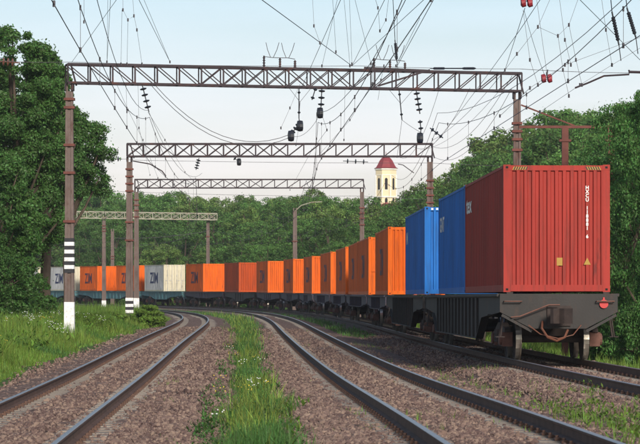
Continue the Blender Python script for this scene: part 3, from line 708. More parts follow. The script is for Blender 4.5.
def make_wagon(L, paint):
    root = empty('container_flat_wagon', (0, 0, 0)); b0 = 2.3 if L < 22 else 2.6
    def belly(L):
        e = .1; lo = .98; dp = .44 if paint is M['wgrey'] and L > 22 else (.93 if paint is M['wviolet'] else .70)
        ts = b0+1.5
        return [(e, 1.5), (L-e, 1.5), (L-e, 1.12), (L-b0+.2, lo+.06), (L-ts, lo), (L-ts-1.6, dp), (ts+1.6, dp), (ts, lo), (b0-.2, lo+.06), (e, 1.12)]
    for sx in (-1, 1):
        m = MB(); pol = belly(L); m.prism(pol, 'x', sx*1.30-.02, sx*1.30+.02)
        # flanges and stiffeners
        m.box((sx*1.30-.10, .1, 1.47), (sx*1.30+.09, L-.1, 1.535))
        for i in range(5, 9):
            (ya, za), (yb, zb) = pol[i-1], pol[i]; m.add([(sx*1.30+dx, y, z+dz) for dx in (-.10, .09) for (y, z) in ((ya, za), (yb, zb)) for dz in (-.015, .015)], [(0, 1, 3, 2), (4, 6, 7, 5), (0, 4, 5, 1), (2, 3, 7, 6), (0, 2, 6, 4), (1, 5, 7, 3)])
        n = int((L-2*(b0+3.2))//1.1)
        for k in range(n+1):
            y = b0+3.2+(L-2*(b0+3.2))*k/max(1, n); m.box((sx*1.30+sx*.02-.0 if sx > 0 else sx*1.30-.075, y-.02, (.44 if paint is M['wgrey'] and L > 22 else (.93 if paint is M['wviolet'] else .7))+.01), (sx*1.30+.075 if sx > 0 else sx*1.30-.02, y+.02, 1.44))
        m.build('side_sill', paint, root)
    m = MB(); m.box((-.3, .3, .92), (.3, L-.3, 1.38))
    for k in range(int(L/1.6)+1):
        y = .35+(L-.7)*k/int(L/1.6); m.box((-1.27, y-.08, 1.2), (1.27, y+.08, 1.42))
    m.build('centre_frame', M['wgrey'] if paint is M['wgrey'] else paint, root)
    for yy, sg in ((0, 1), (L, -1)):
        m = MB(); m.prism([(-1.34, 1.12), (-.62, .74), (.62, .74), (1.34, 1.12), (1.34, 1.53), (-1.34, 1.53)], 'y', yy, yy+sg*.09)
        for q in (-1, 1): m.bar((q*1.30, yy-sg*.03, 1.05), (q*.62, yy-sg*.03, .68), .06)
        m.build('end_beam', paint, root)
        c = MB(); c.box((-.27, min(yy-sg*.05, yy+sg*.1), .80), (.27, max(yy-sg*.05, yy+sg*.1), 1.26)); c.box((-.1, min(yy-sg*.4, yy), .94), (.1, max(yy-sg*.4, yy), 1.14)); c.prism([(-.12, -.38), (.12, -.38), (.24, -.62), (.2, -.72), (.05, -.62), (-.05, -.5), (-.2, -.66), (-.26, -.58)] if sg > 0 else [(.12, L+.38), (-.12, L+.38), (-.24, L+.62), (-.2, L+.72), (-.05, L+.62), (.05, L+.5), (.2, L+.66), (.26, L+.58)], 'z', .86, 1.2)
        c.build('coupler', M['cabin'], root)
        g_ = MB()
        g_.tube([(-1.1, yy-sg*.12, 1.0), (-.9, yy-sg*.16, 1.02), (-.25, yy-sg*.2, 1.28), (.0, yy-sg*.22, 1.28)], .018, 5)
        g_.build('uncoupling_lever', M['axlebox'], root)
        for q in (-1, 1):
            g_ = MB(); g_.tube([(q*1.25, yy-sg*.02, 1.36), (q*1.25, yy-sg*.12, 1.36), (q*.85, yy-sg*.12, 1.36), (q*.85, yy-sg*.02, 1.36)], .016, 5); g_.build('handrail', M['axlebox'], root)
        for q in (-1, 1):
            st = MB(); st.tube([(q*1.22, yy+sg*.3, 1.1), (q*1.3, yy+sg*.3, .55), (q*1.3, yy+sg*.62, .55), (q*1.22, yy+sg*.62, 1.1)], .02, 5); st.box((q*1.3-.1, min(yy+sg*.3, yy+sg*.62), .54), (q*1.3+.1, max(yy+sg*.3, yy+sg*.62), .56)); st.build('footstep', M['cabin'], root)
        h = MB()
        h.tube([(-.38, yy-sg*.05, .9), (-.42, yy-sg*.3, .75), (-.3, yy-sg*.42, .55), (-.1, yy-sg*.45, .47), (.08, yy-sg*.42, .55), (.16, yy-sg*.36, .72)], .028, 6)
        h.tube([(.5, yy-sg*.05, .82), (.3, yy-sg*.2, .6), (-.05, yy-sg*.3, .52), (-.45, yy-sg*.25, .62), (-.7, yy-sg*.1, .82)], .014, 5); h.build('brake_hose', M['insul_brown'], root)
        for q in (-1, 1): fs = MB(); fs.box((q*1.1-.07, min(yy+sg*.12, yy+sg*.3), 1.46), (q*1.1+.07, max(yy+sg*.12, yy+sg*.3), 1.572)); fs.build('container_lock', M['cabin'], root)
    make_bogie(root, b0); make_bogie(root, L-b0)
    return root
wp = {}
WL = ['grey flat wagon at the tail of the train, carrying the red container', 'grey flat wagon carrying the second blue container, half its deck empty',
 'dark flat wagon under the nearest orange container', 'dark flat wagon carrying the pair of orange containers set end to end', 'dark flat wagon under the fourth orange container from the blue ones',
 'dark flat wagon under the orange container right of the lone grey post', 'short dark wagon below the orange container at the right of the lone post', 'short dark wagon whose orange container is nearest the lone post on its left',
 'short dark wagon under the lettered orange container beside the plain rust coloured one', 'short grey wagon under the plain rust orange container', 'short violet grey wagon with bowed sill under the orange container next to the cream one',
 'teal wagon with bowed sill under the pale container right of the two close posts', 'teal wagon under the two leftmost orange containers', 'teal wagon under the pale container behind the striped post', 'teal wagon at the left edge behind the tree', 'teal wagon out at the far left behind the dark tree']
for (a, L, pt), lab in zip(WAG, WL):
    key = (round(L/2)*2, pt)
    if key not in wp: wp[key] = (make_wagon(L, M[pt]), L); o = wp[key][0]; snapshot()
    else: o = copy_tree(wp[key][0]); o.scale = (1, L/wp[key][1], 1)
    place_on_track(o, a, L, 0); tag(o, lab, 'wagon', 'flat wagons of the container train')
    if a < 40: tailw = o
d = MB(); d.lathe([(.10, 0), (.10, .02), (.085, .03)], (1.02, -.05, 1.30), 'y', 16); d.box((1.0, -.03, 1.2), (1.04, .0, 1.45)); d.build('tail_disc', M['lens'], tailw)

# ------------------------------------------------------------------ catenary posts and gantries
def make_post(parent, p0, h, wd=.36, bands=(), white=0, name='concrete_post', stripes=None, mt=None):
    """two legged concrete mast with a slot, tapering upward; local to parent"""
    x, y, z = p0; o = MB(); n = 10; top = .72
    for q in (-1, 1):
        o.add([(x+q*wd*.5*k-(.0 if j else q*wd*.30*k), y+r*wd*.42*k, z+zz) for zz, k in ((-.4, 1), (h, top)) for j in (0, 1) for r in (-1, 1)],
              [(0, 1, 3, 2), (4, 6, 7, 5), (0, 2, 6, 4), (1, 5, 7, 3), (0, 4, 5, 1), (2, 3, 7, 6)])
    o.add([(x+a*wd*.205*k, y+r*wd*.28*k, z+zz) for zz, k in ((-.4, 1), (h-.3, top)) for a in (-1, 1) for r in (-1, 1)],
          [(0, 1, 3, 2), (4, 6, 7, 5), (0, 2, 6, 4), (1, 5, 7, 3), (0, 4, 5, 1), (2, 3, 7, 6)])
    k = h/9
    post = o.build(name, mt or M['concrete'], parent)
    def wrap(z0, z1, grow, m, nm):
        b = MB(); ws = [(wd*(1-(1-top)*(zz-z)/h)/2+grow) for zz in (z0, z1)]
        b.add([(x+a*ws[i], y+r*(ws[i]*.86+grow*.3), zz) for i, zz in enumerate((z0, z1)) for a, r in ((-1, -1), (1, -1), (1, 1), (-1, 1))], [(3, 2, 1, 0), (4, 5, 6, 7), (0, 1, 5, 4), (1, 2, 6, 5), (2, 3, 7, 6), (3, 0, 4, 7)])
        b.build(nm, m, post)
    for zb in bands: wrap(z+zb, z+zb+.09, .055, M['rustpost'], 'clamp_band')
    if white: wrap(z-.2, z+white, .006, M['white'], 'whitewashed_foot')
    if stripes:
        z0, z1, n = stripes
        for i in range(n): wrap(z+z0+(z1-z0)*i/n, z+z0+(z1-z0)*(i+1)/n-.001, .008, M['black'] if i % 2 == 0 else M['white'], 'painted_stripe')
    return post
def make_beam(parent, A, B, zb, hgt, depth, npan, m, t=.075, xfrom=.28, xto=.62, name='lattice_beam'):
    """A, B: xy ends; box truss"""
    o = MB(); A = Vector((*A, 0)); B = Vector((*B, 0)); d = (B-A).normalized(); nrm = Vector((-d.y, d.x, 0))*depth/2; Ln = (B-A).length
    zt = zb+hgt
    for sg in (-1, 1):
        for z in (zb, zt): o.bar(A+nrm*sg+Vector((0, 0, z)), B+nrm*sg+Vector((0, 0, z)), t*1.15)
        for i in range(npan+1):
            p = A+d*Ln*i/npan+nrm*sg; o.bar(p+Vector((0, 0, zb)), p+Vector((0, 0, zt)), t*(.95 if sg < 0 else .75))
            if i < npan:
                q = A+d*Ln*(i+1)/npan+nrm*sg; f = i/npan; tt = t*.55
                if f < xfrom or xfrom <= f < xto: o.bar(p+Vector((0, 0, zt)), q+Vector((0, 0, zb)), tt)
                if f >= xfrom: o.bar(p+Vector((0, 0, zb)), q+Vector((0, 0, zt)), tt)
    for i in range(npan+1):
        p = A+d*Ln*i/npan
        for z in (zb, zt): o.bar(p-nrm+Vector((0, 0, z)), p+nrm+Vector((0, 0, z)), t*.6)
    return o.build(name, m, parent)
def insul_string(b, a, c, n=4, r=.14, mi=0):
    a, c = Vector(a), Vector(c); b.tube([a, c], .022, 5, mi); d = (c-a).normalized(); L = (c-a).length
    for i in range(n):
        p = a+d*L*(.18+.64*i/max(1, n-1)); b.tube([p-d*.035, p-d*.01, p+d*.03, p+d*.05], [r*.35, r, r*.85, r*.3], 10, mi)
def gantry(name_label, Z, xl, xr, ybot, ytop, basel, baser, npan, m, postw, zr=None, leftkw={}, rightkw={}, over=.12, t=.075, xf=.28, xt=.62, bx=None):
    Zr = zr or Z
    L = P(xl, ybot, Z); Rr = P(xr, 288-(288-ybot)*Z/Zr, Zr); root = empty('catenary_gantry', (L.x, L.y, basel))
    off = Vector(root.location); zb = L.z; hgt = (ybot-ytop)/F*Z
    if m is not None:
        d = (Rr-L); d.z = 0; d.normalize()
        a = L-d*over; b = Rr+d*over
        if bx: a = P(bx[0], ybot, Z); b = P(bx[1], ybot, Zr)
        make_beam(root, (a.x-off.x, a.y-off.y), (b.x-off.x, b.y-off.y), zb-off.z, hgt, .55, npan, m, t, xf, xt)
    make_post(root, (0, 0, 0), zb-basel, postw, **leftkw)
    make_post(root, (Rr.x-off.x, Rr.y-off.y, baser-off.z), zb-baser, postw, **rightkw)
    for (px, py) in ((0, 0), (Rr.x-off.x, Rr.y-off.y)):
        fk = MB()
        for q in (-1, 1): fk.box((px+q*.13-.03, py-.22, zb-off.z-.28), (px+q*.13+.03, py+.22, zb-off.z-.042))
        fk.bar((px+.25, py, zb-off.z-.1), (px+.05, py, zb-off.z+hgt), .06)
        fk.build('beam_saddle', M['gantry'], root)
    tag(root, name_label, 'gantry', 'catenary gantries across the tracks'); return root
Z1, Z2, Z3, Z4 = 93.6, 142.5, 200.0, 283.0
def gl(x, Z): return gz((x-320)/F*Z, Z)
gantry('nearest and largest steel lattice gantry, left leg with black and white painted bands', Z1, 69.5, 517, 83, 64.5, gl(69.5, Z1), gl(517, Z1+4), 21, M['gantry'], .36,
       leftkw=dict(bands=(8.55, 8.25, 5.9, 4.15, 6.9), white=1.3, stripes=(2.35, 3.6, 9)), rightkw=dict(bands=(8.6, 8.3, 8.0, 7.6, 6.6)), over=.1, t=.062, xf=.24, xt=.58, zr=Z1+4)
gantry('second lattice gantry, behind the largest one, left leg with striped foot', Z2, 129.5, 430, 156.5, 144, gl(129.5, Z2), gl(430, Z2), 19, M['gantry'], .42,
       leftkw=dict(bands=(8.3, 7.9, 7.5, 7.1, 5.4, 4.4), stripes=(.3, 1.3, 6)), rightkw=dict(bands=(8.3, 7.9, 7.5, 7.1, 6.7, 6.3)), t=.075, xf=.0, xt=.5)
gantry('third lattice gantry, slender, in front of the church tower and forest edge', Z3, 136.5, 362, 188, 179.5, gl(136.5, Z3), gl(362, Z3), 18, M['gantry'], .42,
       leftkw=dict(bands=(8.6, 8.2, 7.8, 7.3), white=1.1), rightkw=dict(bands=(8.6, 8.2, 7.8, 7.3)), t=.07, xf=.0, xt=.55)
gantry('farthest gantry with a pale beige lattice beam against the forest', Z4, 104, 208, 218, 211.5, gl(104, Z4), gl(208, 291), 15, M['gantry_pale'], .46, zr=291,
       leftkw=dict(bands=(9.0, 8.7, 8.4), white=.9), rightkw=dict(bands=(8.4,)), t=.085, xf=0, xt=1, bx=(76, 216))
def single_post(x, Z, ytop, label, wd=.4, **kw):
    p = P(x, ytop, Z); g = gz(p.x, p.y); root = empty('catenary_post', (p.x, p.y, g)); make_post(root, (0, 0, 0), p.z-g, wd, **kw); tag(root, label, 'post', 'lone catenary posts'); return root, p.z-g
lp, h = single_post(295, 251, 208, 'lone grey concrete catenary post behind the orange containers, with a curved lamp arm', .5, bands=(7.2,), mt=M['concrete'])
a = MB(); a.tube([(0, 0, h-.3), (.6, 0, h+.25), (1.6, 0, h+.55), (2.6, 0, h+.6)], .05, 6); a.build('bracket_arm', M['gantry_pale'], lp)
single_post(112.5, 318, 229, 'slim concrete post standing beyond the leftmost orange containers', .5, bands=(6.5, 6.2))
# cross bar behind the red container
def crossbar():
    Z = 88; a = P(519, 127, Z); b = P(613, 127, Z); g = gz(b.x, b.y); root = empty('steel_crossbar', (b.x, b.y, g)); o = MB(); off = Vector(root.location)
    A = a-off; B = b-off; o.bar(A, B, .09); o.build('crossbar', M['rustpost'], root)
    for x in (565, 611):
        p = P(x, 127, Z)-off; m = MB(); m.box((p.x-.11, p.y-.09, -.6), (p.x+.11, p.y+.09, p.z-.05)); m.box((p.x-.2, p.y-.12, p.z-.5), (p.x+.2, p.y+.12, p.z-.42)); m.build('crossbar_leg', M['rustpost'], root)
    s_ = MB(); s_.bar(P(521, 105, Z)-off, P(575, 126, Z)-off, .05); s_.build('stay_rod', M['rustpost'], root)
    tag(root, 'rusty horizontal steel bar on short legs above the hedge behind the red container', 'crossbar')
crossbar()
# ------------------------------------------------------------------ overhead lines
def beamZ(x, Z):
    return Z+4*(x-69.5)/447.5 if Z in (Z1, ZB) else Z
def GP(x, y, Z):
    if Z in (Z1, ZB) and 83 <= y <= 92.5: y = 288-205*Z1/beamZ(x, Z1)-.6
    return P(x, y, beamZ(x, Z))
ZB = Z1-.28
def hang(a, b, sag, n=14):
    a, b = Vector(a), Vector(b); return [a.lerp(b, i/n)-Vector((0, 0, 4*sag*(i/n)*(1-i/n))) for i in range(n+1)]
def s_of(Z): return float(np.interp(Z, _z, _s))
def overhead(uc, zf, label, zoff):
    root = empty('overhead_line', (0, 0, 0)); tag(root, label, 'overhead line', 'overhead contact lines')
    sup = [s_of(38), s_of(Z1), s_of(Z2), s_of(Z3), s_of(255), s_of(310), s_of(360)]
    zz = [.25, -.25, .25, -.25, .25, -.25, .2]
    mw = MB(); cw = MB()
    for i in range(len(sup)-1):
        a, b = sup[i], sup[i+1]; n = max(8, int((b-a)/3)); pm = []; pc = []
        for k in range(n+1):
            t = k/n; s = a+(b-a)*t; u = uc+zz[i]*(1-t)+zz[i+1]*t; x, y = at(s, u); z0 = float(zf(s))
            zm = z0+7.75+zoff-1.15*4*t*(1-t); zc_ = z0+6.25
            pm.append(Vector((x, y, zm))); pc.append(Vector((x, y, zc_)))
        mw.tube(pm, .009, 5); cw.tube(pc, .009, 5)
        m_ = max(4, int((b-a)/7.5))
        for k in range(m_):
            t = (k+.5)/m_; j = t*n; j0 = int(j); f = j-j0; p = pm[j0].lerp(pm[min(n, j0+1)], f); q = pc[j0].lerp(pc[min(n, j0+1)], f)
            dr = MB(); dr.tube([p, q], .006, 4); dr.tube([q-Vector((0, 0, .04)), q+Vector((0, 0, .06))], .025, 5); dr.tube([p-Vector((0, 0, .06)), p+Vector((0, 0, .04))], .02, 5); dr.build('dropper', M['wire'], root)
    mw.build('messenger_wire', M['wire'], root); cw.build('contact_wire', M['wire'], root)
    # auxiliary double wire
    ax = MB()
    for i in (0, 1):
        a, b = sup[i], sup[i+1]; pts = []
        for k in range(13):
            t = k/12; s = a+(b-a)*t; x, y = at(s, uc+(.6-.9*t if i == 0 else -.3+.9*t)); pts.append((x, y, float(zf(s))+8.1-1.7*4*t*(1-t)*.6))
        ax.tube(pts, .008, 5)
    ax.build('auxiliary_wire', M['wire'], root)
overhead(UL, z_left, 'overhead contact line above the left track', .1)
overhead(UR, z_right, 'overhead contact line above the middle track', .0)
overhead(UT, z_train, 'overhead contact line above the container train', .0)
# suspension insulators under the gantries
def suspension(x0, y0, x1, y1, Z, label, n=4, r=.13, weight=None, m='insul'):
    a = GP(x0, y0, Z); b = GP(x1, y1, Z); root = empty('insulator_string', a); o = MB()
    insul_string(o, Vector((0, 0, 0)), b-a, n, r); o.build('insulator_discs', M[m], root)
    if weight:
        q = GP(*weight, Z)-a; k = MB()
        k.tube([q+Vector((-.12, 0, 0)), q+Vector((-.1, 0, 0)), q+Vector((.0, 0, 0)), q+Vector((.1, 0, 0)), q+Vector((.12, 0, 0))], [.1, .19, .21, .19, .1], 12); k.tube([b-a, q], .02, 5); k.build('pulley_wheel', M[m], root)
    return tag(root, label, 'insulator', 'insulators hanging from the gantries')
ZB = Z1-.28
suspension(142, 91, 149, 112, ZB, 'tilted string of dark insulator discs under the left end of the nearest gantry', 4)
suspension(322, 91, 321, 108, ZB, 'short dark insulator with round wheel under the middle of the nearest gantry', 3, .13, (320, 113))
suspension(316, 92, 312, 100, ZB, 'small insulator just under the nearest gantry beam near its middle', 2, .08)
suspension(299, 92, 299, 118, ZB, 'thin insulated hanger left of the middle insulator, nearest gantry', 2, .06, (300, 126))
suspension(299, 124, 292, 133, ZB, 'dark tensioning insulator with wheel where two drooping cables end', 3, .10, (291, 136))
suspension(416, 92, 420, 114, ZB, 'dark disc insulator under the nearest gantry, above the blue container', 4, .13)
suspension(420, 120, 421, 130, ZB, 'round black wheel pair hanging right of the disc insulator, towards the right leg', 2, .1, (420, 138))
suspension(399, 92, 402, 120, ZB, 'thin insulated hanger left of the black wheel pair, nearest gantry', 2, .06)
suspension(430, 128, 443, 138, ZB, 'slanted dark insulator beside the sagging wires right of the black wheels', 3, .08)
suspension(234, 158, 238, 161, Z2, 'round dark wheel below the middle of the second gantry', 1, .12, (239, 162))
suspension(199, 158, 196, 170, Z2, 'tilted disc insulator under the left half of the second gantry', 4, .13)
suspension(100, 159, 122, 159, Z2, 'horizontal string of dark discs on the wire left of the second gantry', 4, .15)
suspension(343, 161, 368, 162, Z2, 'horizontal string of dark discs on the wire right of the second gantry middle', 3, .15)
# feeder wires and cables in the gantry planes
def wires(name, label, lines, r=.014, parts=None, cat='wire', group='loose wires between the gantries'):
    o = MB()
    for (a, b, sag, *rr) in lines: o.tube(hang(GP(*a), GP(*b), sag, 12 if sag else 1), (rr[0] if rr else r)*.65, 5)
    return tag(o.build(name, M['wire']), label, cat, group)
wires('feeder_cable', 'pair of cables sagging from the nearest gantry to the middle insulator', [((150, 90, ZB), (291, 137, ZB), 1.05, .018), ((154, 90, ZB), (291, 134, ZB), .98, .018)])
wires('feeder_wire', 'long thin wire strung just above the nearest gantry beam', [((0, 61, Z1), (70, 62, Z1), .03), ((70, 62, Z1), (360, 66, Z1), .06), ((360, 66, Z1), (520, 69, Z1), .03), ((520, 69, Z1), (660, 73, Z1), .05, .016)])
wires('feeder_wire', 'thin wire strung under the second gantry beam from leg to leg', [((60, 158, Z2), (129, 159, Z2), .02), ((129, 160, Z2), (430, 163, Z2), .05), ((430, 163, Z2), (640, 167, Z2), .1)], .016)
wires('feeder_wire', 'wire strung across the forest below the third gantry', [((136, 192, Z3), (362, 196, Z3), .1), ((60, 189, Z3), (136, 192, Z3), .02), ((362, 196, Z3), (480, 200, Z3), .1)], .02)
wires('feeder_wire', 'wire hung between posts across the dark forest, left half', [((113, 238, 300), (208, 231, 300), .3)], .04)
wires('anchor_wire', 'dark wire slanting down from the top edge to the nearest gantry beam, left of centre', [((240, -16, 62), (352, 66, Z1), .0, .018)])
wires('anchor_wire', 'thin wires crossing upward right of centre over the nearest gantry', [((352, 66, Z1), (392, -15, 62), 0, .012), ((352, 66, Z1), (440, -15, 66), .0, .013), ((302, 92, Z1), (345, -10, 60), .0, .012)])
wires('anchor_wire', 'slanting wire rising from gantry right of its middle to the top edge', [((395, 70, Z1), (440, -12, 60), .0, .014), ((432, 146, Z2), (520, 30, 70), .1, .012), ((520, 30, 70), (548, -12, 60), 0, .012)])
wires('anchor_wire', 'faint wires fanning up to the left of the nearest gantry', [((72, 62, Z1), (125, -12, 70), .0, .011), ((170, 62, Z1), (133, -12, 66), 0, .012), ((107, 62, Z1), (111, -10, 70), 0, .01)])
wires('anchor_wire', 'wire climbing from the right leg of nearest gantry to the red weight', [((505, 70, Z1), (525, 8, 72), 0, .014), ((527, 0, 71), (533, -20, 66), 0, .014), ((433, 140, Z2), (505, 70, Z1), .3, .014)])
wires('anchor_wire', 'faint slack wires at the upper right between red weights', [((524, 10, 72), (545, 76, 78), .1, .01), ((570, -10, 60), (640, 60, 70), .0, .012)])
wires('jumper_cable', 'slack jumper cables drooping under the right end of the nearest gantry', [((512, 76, ZB+4), (431, 146, Z2), 1.0, .014), ((512, 88, ZB+4), (431, 155, Z2), 1.2, .014), ((470, 88, ZB+3), (412, 146, Z2), .9, .012), ((440, 86, ZB+3), (398, 156, Z2), 1.0, .012), ((500, 90, ZB+3), (420, 150, Z2), .5, .011)])
wires('span_wire', 'slanting thin wires forming an inverted V under the middle of nearest gantry', [((288, 90, ZB), (300, 102, ZB), 0, .012), ((312, 90, ZB), (300, 102, ZB), 0, .012), ((300, 102, ZB), (299, 118, ZB), 0, .02), ((291, 136, ZB), (318, 118, ZB), .25, .012)])
wires('span_wire', 'slanting thin wires forming an inverted V beside the right disc insulator', [((388, 90, ZB), (401, 104, ZB), 0, .012), ((414, 90, ZB), (401, 104, ZB), 0, .012), ((402, 120, ZB), (420, 132, ZB), .02, .012), ((402, 120, ZB), (397, 158, ZB), 0, .012)])
def weight(x, y, Z, label):
    c = P(x, y, Z); root = empty('red_counterweight', c); o = MB()
    for q in (-.09, .09): o.tube([(q-.08, 0, -.03), (q-.06, 0, -.03), (q+.04, 0, 0), (q+.06, 0, 0)], [.07, .13, .13, .07], 12)
    o.build('weight_drum', M['redins'], root); k = MB(); k.tube([(0, 0, .0), (.02, 0, .25)], .02, 6); k.build('hook', M['wire'], root); tag(root, label, 'weight', 'red weights on the wires')
weight(527, 2, 71, 'dark red drum weight at the top edge of the photo'); weight(547, 78, 78, 'dark red drum weight on the wire right of the nearest gantry')
def runs(label, polys, Z0, r_=.0065):
    o = MB(); clips_ = MB()
    for pl in polys:
        pts = [P(x, y, Z0+(zz[0] if zz else 0)) for x, y, *zz in pl]; o.tube(pts, r_, 4)
        for p in pts[1:]: o.tube([p-Vector((0, 0, .05)), p+Vector((0, 0, .05))], .028, 5)
    return tag(o.build('hanger_wires', M['wire']), label, 'wire', 'loose wires between the gantries')
runs('tangle of thin hanger wires above the middle of the nearest gantry', [[(312, -12), (314, 26), (320, 43)], [(340, -12), (322, 66, 8)], [(332, -12), (336, 52, 4)], [(343, -12), (350, 66, 8)], [(349, -12), (352, 64, 8)], [(352, -12), (371, 64, 8)], [(372, -12, -4), (378, 8), (380, 31, 4), (386, 20, 2), (390, -12, -4)], [(420, 18), (396, 66, 8)], [(378, 100, 16), (381, 80, 14), (384, 66, 12)]], 82)
runs('fan of thin hanger wires at the upper right between the red weights', [[(523, 10), (530, 60), (538, 85)], [(535, -12), (547, 74)], [(558, -12), (565, 40), (571, 65)], [(538, 27), (558, 36), (569, 25), (582, -12)], [(558, 36), (563, 70), (569, 96)], [(569, 25), (576, 60), (582, 85)], [(600, -12), (606, 30), (612, 65)], [(652, 33), (565, 65), (530, 88), (500, 116, 6)], [(652, 41), (612, 65), (580, 85), (540, 112, 2), (470, 150, 30)], [(555, -12), (538, 27), (517, 54), (505, 70, 12)]], 71)
runs('thin hanger wires above the left part of the nearest gantry', [[(123, -12), (123, 10), (128, 20), (134, 16), (132, -12)], [(128, 20), (127, 64, 10)], [(134, 16), (137, 30), (142, 64, 10)], [(122, 10), (121, 64, 10)], [(84, -12), (84, 22)], [(108, -12), (107, 62, 10)], [(139, -12), (170, 62, 10)]], 82)
runs('thin slanting wires under the left part of nearest gantry, leading to the second', [[(117, 85), (128, 110, 12), (143, 140, 30), (158, 178, 60)], [(148, 112), (165, 140, 25), (185, 172, 70), (196, 184, 90)], [(138, 84), (139, 128, 10), (150, 175, 70)], [(126, 84), (127, 112, 10)]], 94)
runs('thin hanger wires below the middle of the nearest gantry', [[(299, 126), (296, 145, 30)], [(321, 112), (327, 130, 6), (312, 150, 30), (290, 190, 90)], [(345, 90), (344, 140, 20)], [(372, 84), (350, 120, 20), (318, 156, 45)], [(300, 84), (290, 108), (281, 128)]], 94)
# registration arm at upper right
o = MB(); o.tube([P(575, 88, 71), P(588, 83, 71), P(604, 76, 71), P(629, 74.5, 71), P(629, 70, 71)], .028, 6); arm_ = tag(o.build('registration_arm', M['gantry']), 'dark bent tubular arm holding the contact wire at upper right', 'arm')
o = MB(); o.tube([P(629, 72, 71), P(665, 73, 71)], .04, 6); o.build('arm_tube', M['gantry'], arm_)
for (pts, Z, lb) in ((((133, 161), (150, 164), (162, 171), (166, 176)), Z2, 'thin bent arm reaching right from the left leg of second gantry'), (((412, 162), (425, 161)), Z2, None), (((398, 164), (403, 165), (414, 173)), Z3, 'thin bent arm beside the church tower')):
    if lb: o = MB(); o.tube([P(x, y, Z) for x, y in pts], .035, 5); tag(o.build('registration_arm', M['gantry']), lb, 'arm')
for x0, x1, y, Z, lb in ((430, 476, 68.5, ZB, 'long dark rod insulator lying along the wire above the right part of nearest gantry'),):
    o = MB(); o.tube([P(x0, y, Z), P(x0+3, y, Z), P(x0+4, y, Z), P(x0+14, y, Z), P(x0+15, y, Z), P(x1-14, y, Z), P(x1-12, y, Z), P(x1-2, y, Z), P(x1, y, Z)], [.015, .02, .05, .05, .025, .025, .05, .05, .015], 6); tag(o.build('rod_insulator', M['insul']), lb, 'insulator')
o = MB(); insul_string(o, P(-22, 60, Z1+4), P(20, 63, Z1+4), 7, .16); tag(o.build('insulator_string', M['insul_brown']), 'brown insulator string at the left edge against the dark tree', 'insulator')
for x0, y0, x1, y1, Z, lb in ((612, 12, 619, 45, 66, 'wavy dark insulator string at the upper right, left one of two'), (627, 8, 636, 38, 66, 'wavy dark insulator string at the upper right, right one of two'), (395, 40, 397, 62, Z1, 'thin beaded insulator string rising above the nearest gantry right of centre')):
    o = MB(); insul_string(o, P(x0, y0, Z), P(x1, y1, Z), 9, .055); a = P(x0, y0, Z); o.tube([a, P(x0-3, -20, Z-3)], .012, 5); b = P(x1, y1, Z); o.tube([b, P(x1+2, y1+16, Z)], .012, 5)
    tag(o.build('insulator_string', M['insul']), lb, 'insulator')
# disconnector with horns on the beam
def yt(x): return 288-223.5*Z1/beamZ(x, Z1)
def disconnector(xs, label):
    p0 = P(xs[0], yt(xs[0]), beamZ(xs[0], Z1)); root = empty('disconnector', p0); zt = .0
    for i, x in enumerate(xs):
        q = P(x, yt(x), beamZ(x, Z1))-p0; o = MB(); h = (66-53-2*i)/F*Z1
        o.tube([q+Vector((0, 0, 0)), q+Vector((0, 0, h))], .035, 6)
        for k in range(4): o.tube([q+Vector((0, 0, h*(.2+.2*k))), q+Vector((0, 0, h*(.2+.2*k)+.03))], .055, 8)
        o.build('post_insulator', M['gantry'], root)
    hn = MB()
    for j in (0, 1):
        m_ = (P((xs[j]+xs[j+1])/2, yt(xs[j])-11, beamZ(xs[j], Z1)))-p0
        hn.tube([m_+Vector((-.05, 0, 0)), m_+Vector((-.16, 0, .28)), m_+Vector((-.22, 0, .55))], .012, 5); hn.tube([m_+Vector((.05, 0, 0)), m_+Vector((.18, 0, .28)), m_+Vector((.26, 0, .55))], .012, 5)
        hn.tube([P(xs[j], yt(xs[j])-12+j, beamZ(xs[j], Z1))-p0, m_, P(xs[j+1], yt(xs[j+1])-11+j, beamZ(xs[j+1], Z1))-p0], .013, 5)
    hn.build('arcing_horn', M['wire'], root)
    tag(root, label, 'switch', 'horn switches on the nearest gantry')
disconnector((264, 280, 295), 'horned switch with three short posts on the gantry beam left of centre')
disconnector((374, 390, 405), 'horned switch with three short posts on the gantry beam right of centre')
o = MB(); o.bar(P(364, 68, Z1-.35), P(430, 71, Z1-.35), .08); o.bar(P(378, 86, Z1-.35), P(430, 70, Z1-.35), .06); tag(o.build('switch_rod', M['gantry']), 'dark operating rods lying across the nearest gantry beam right of centre', 'rod')

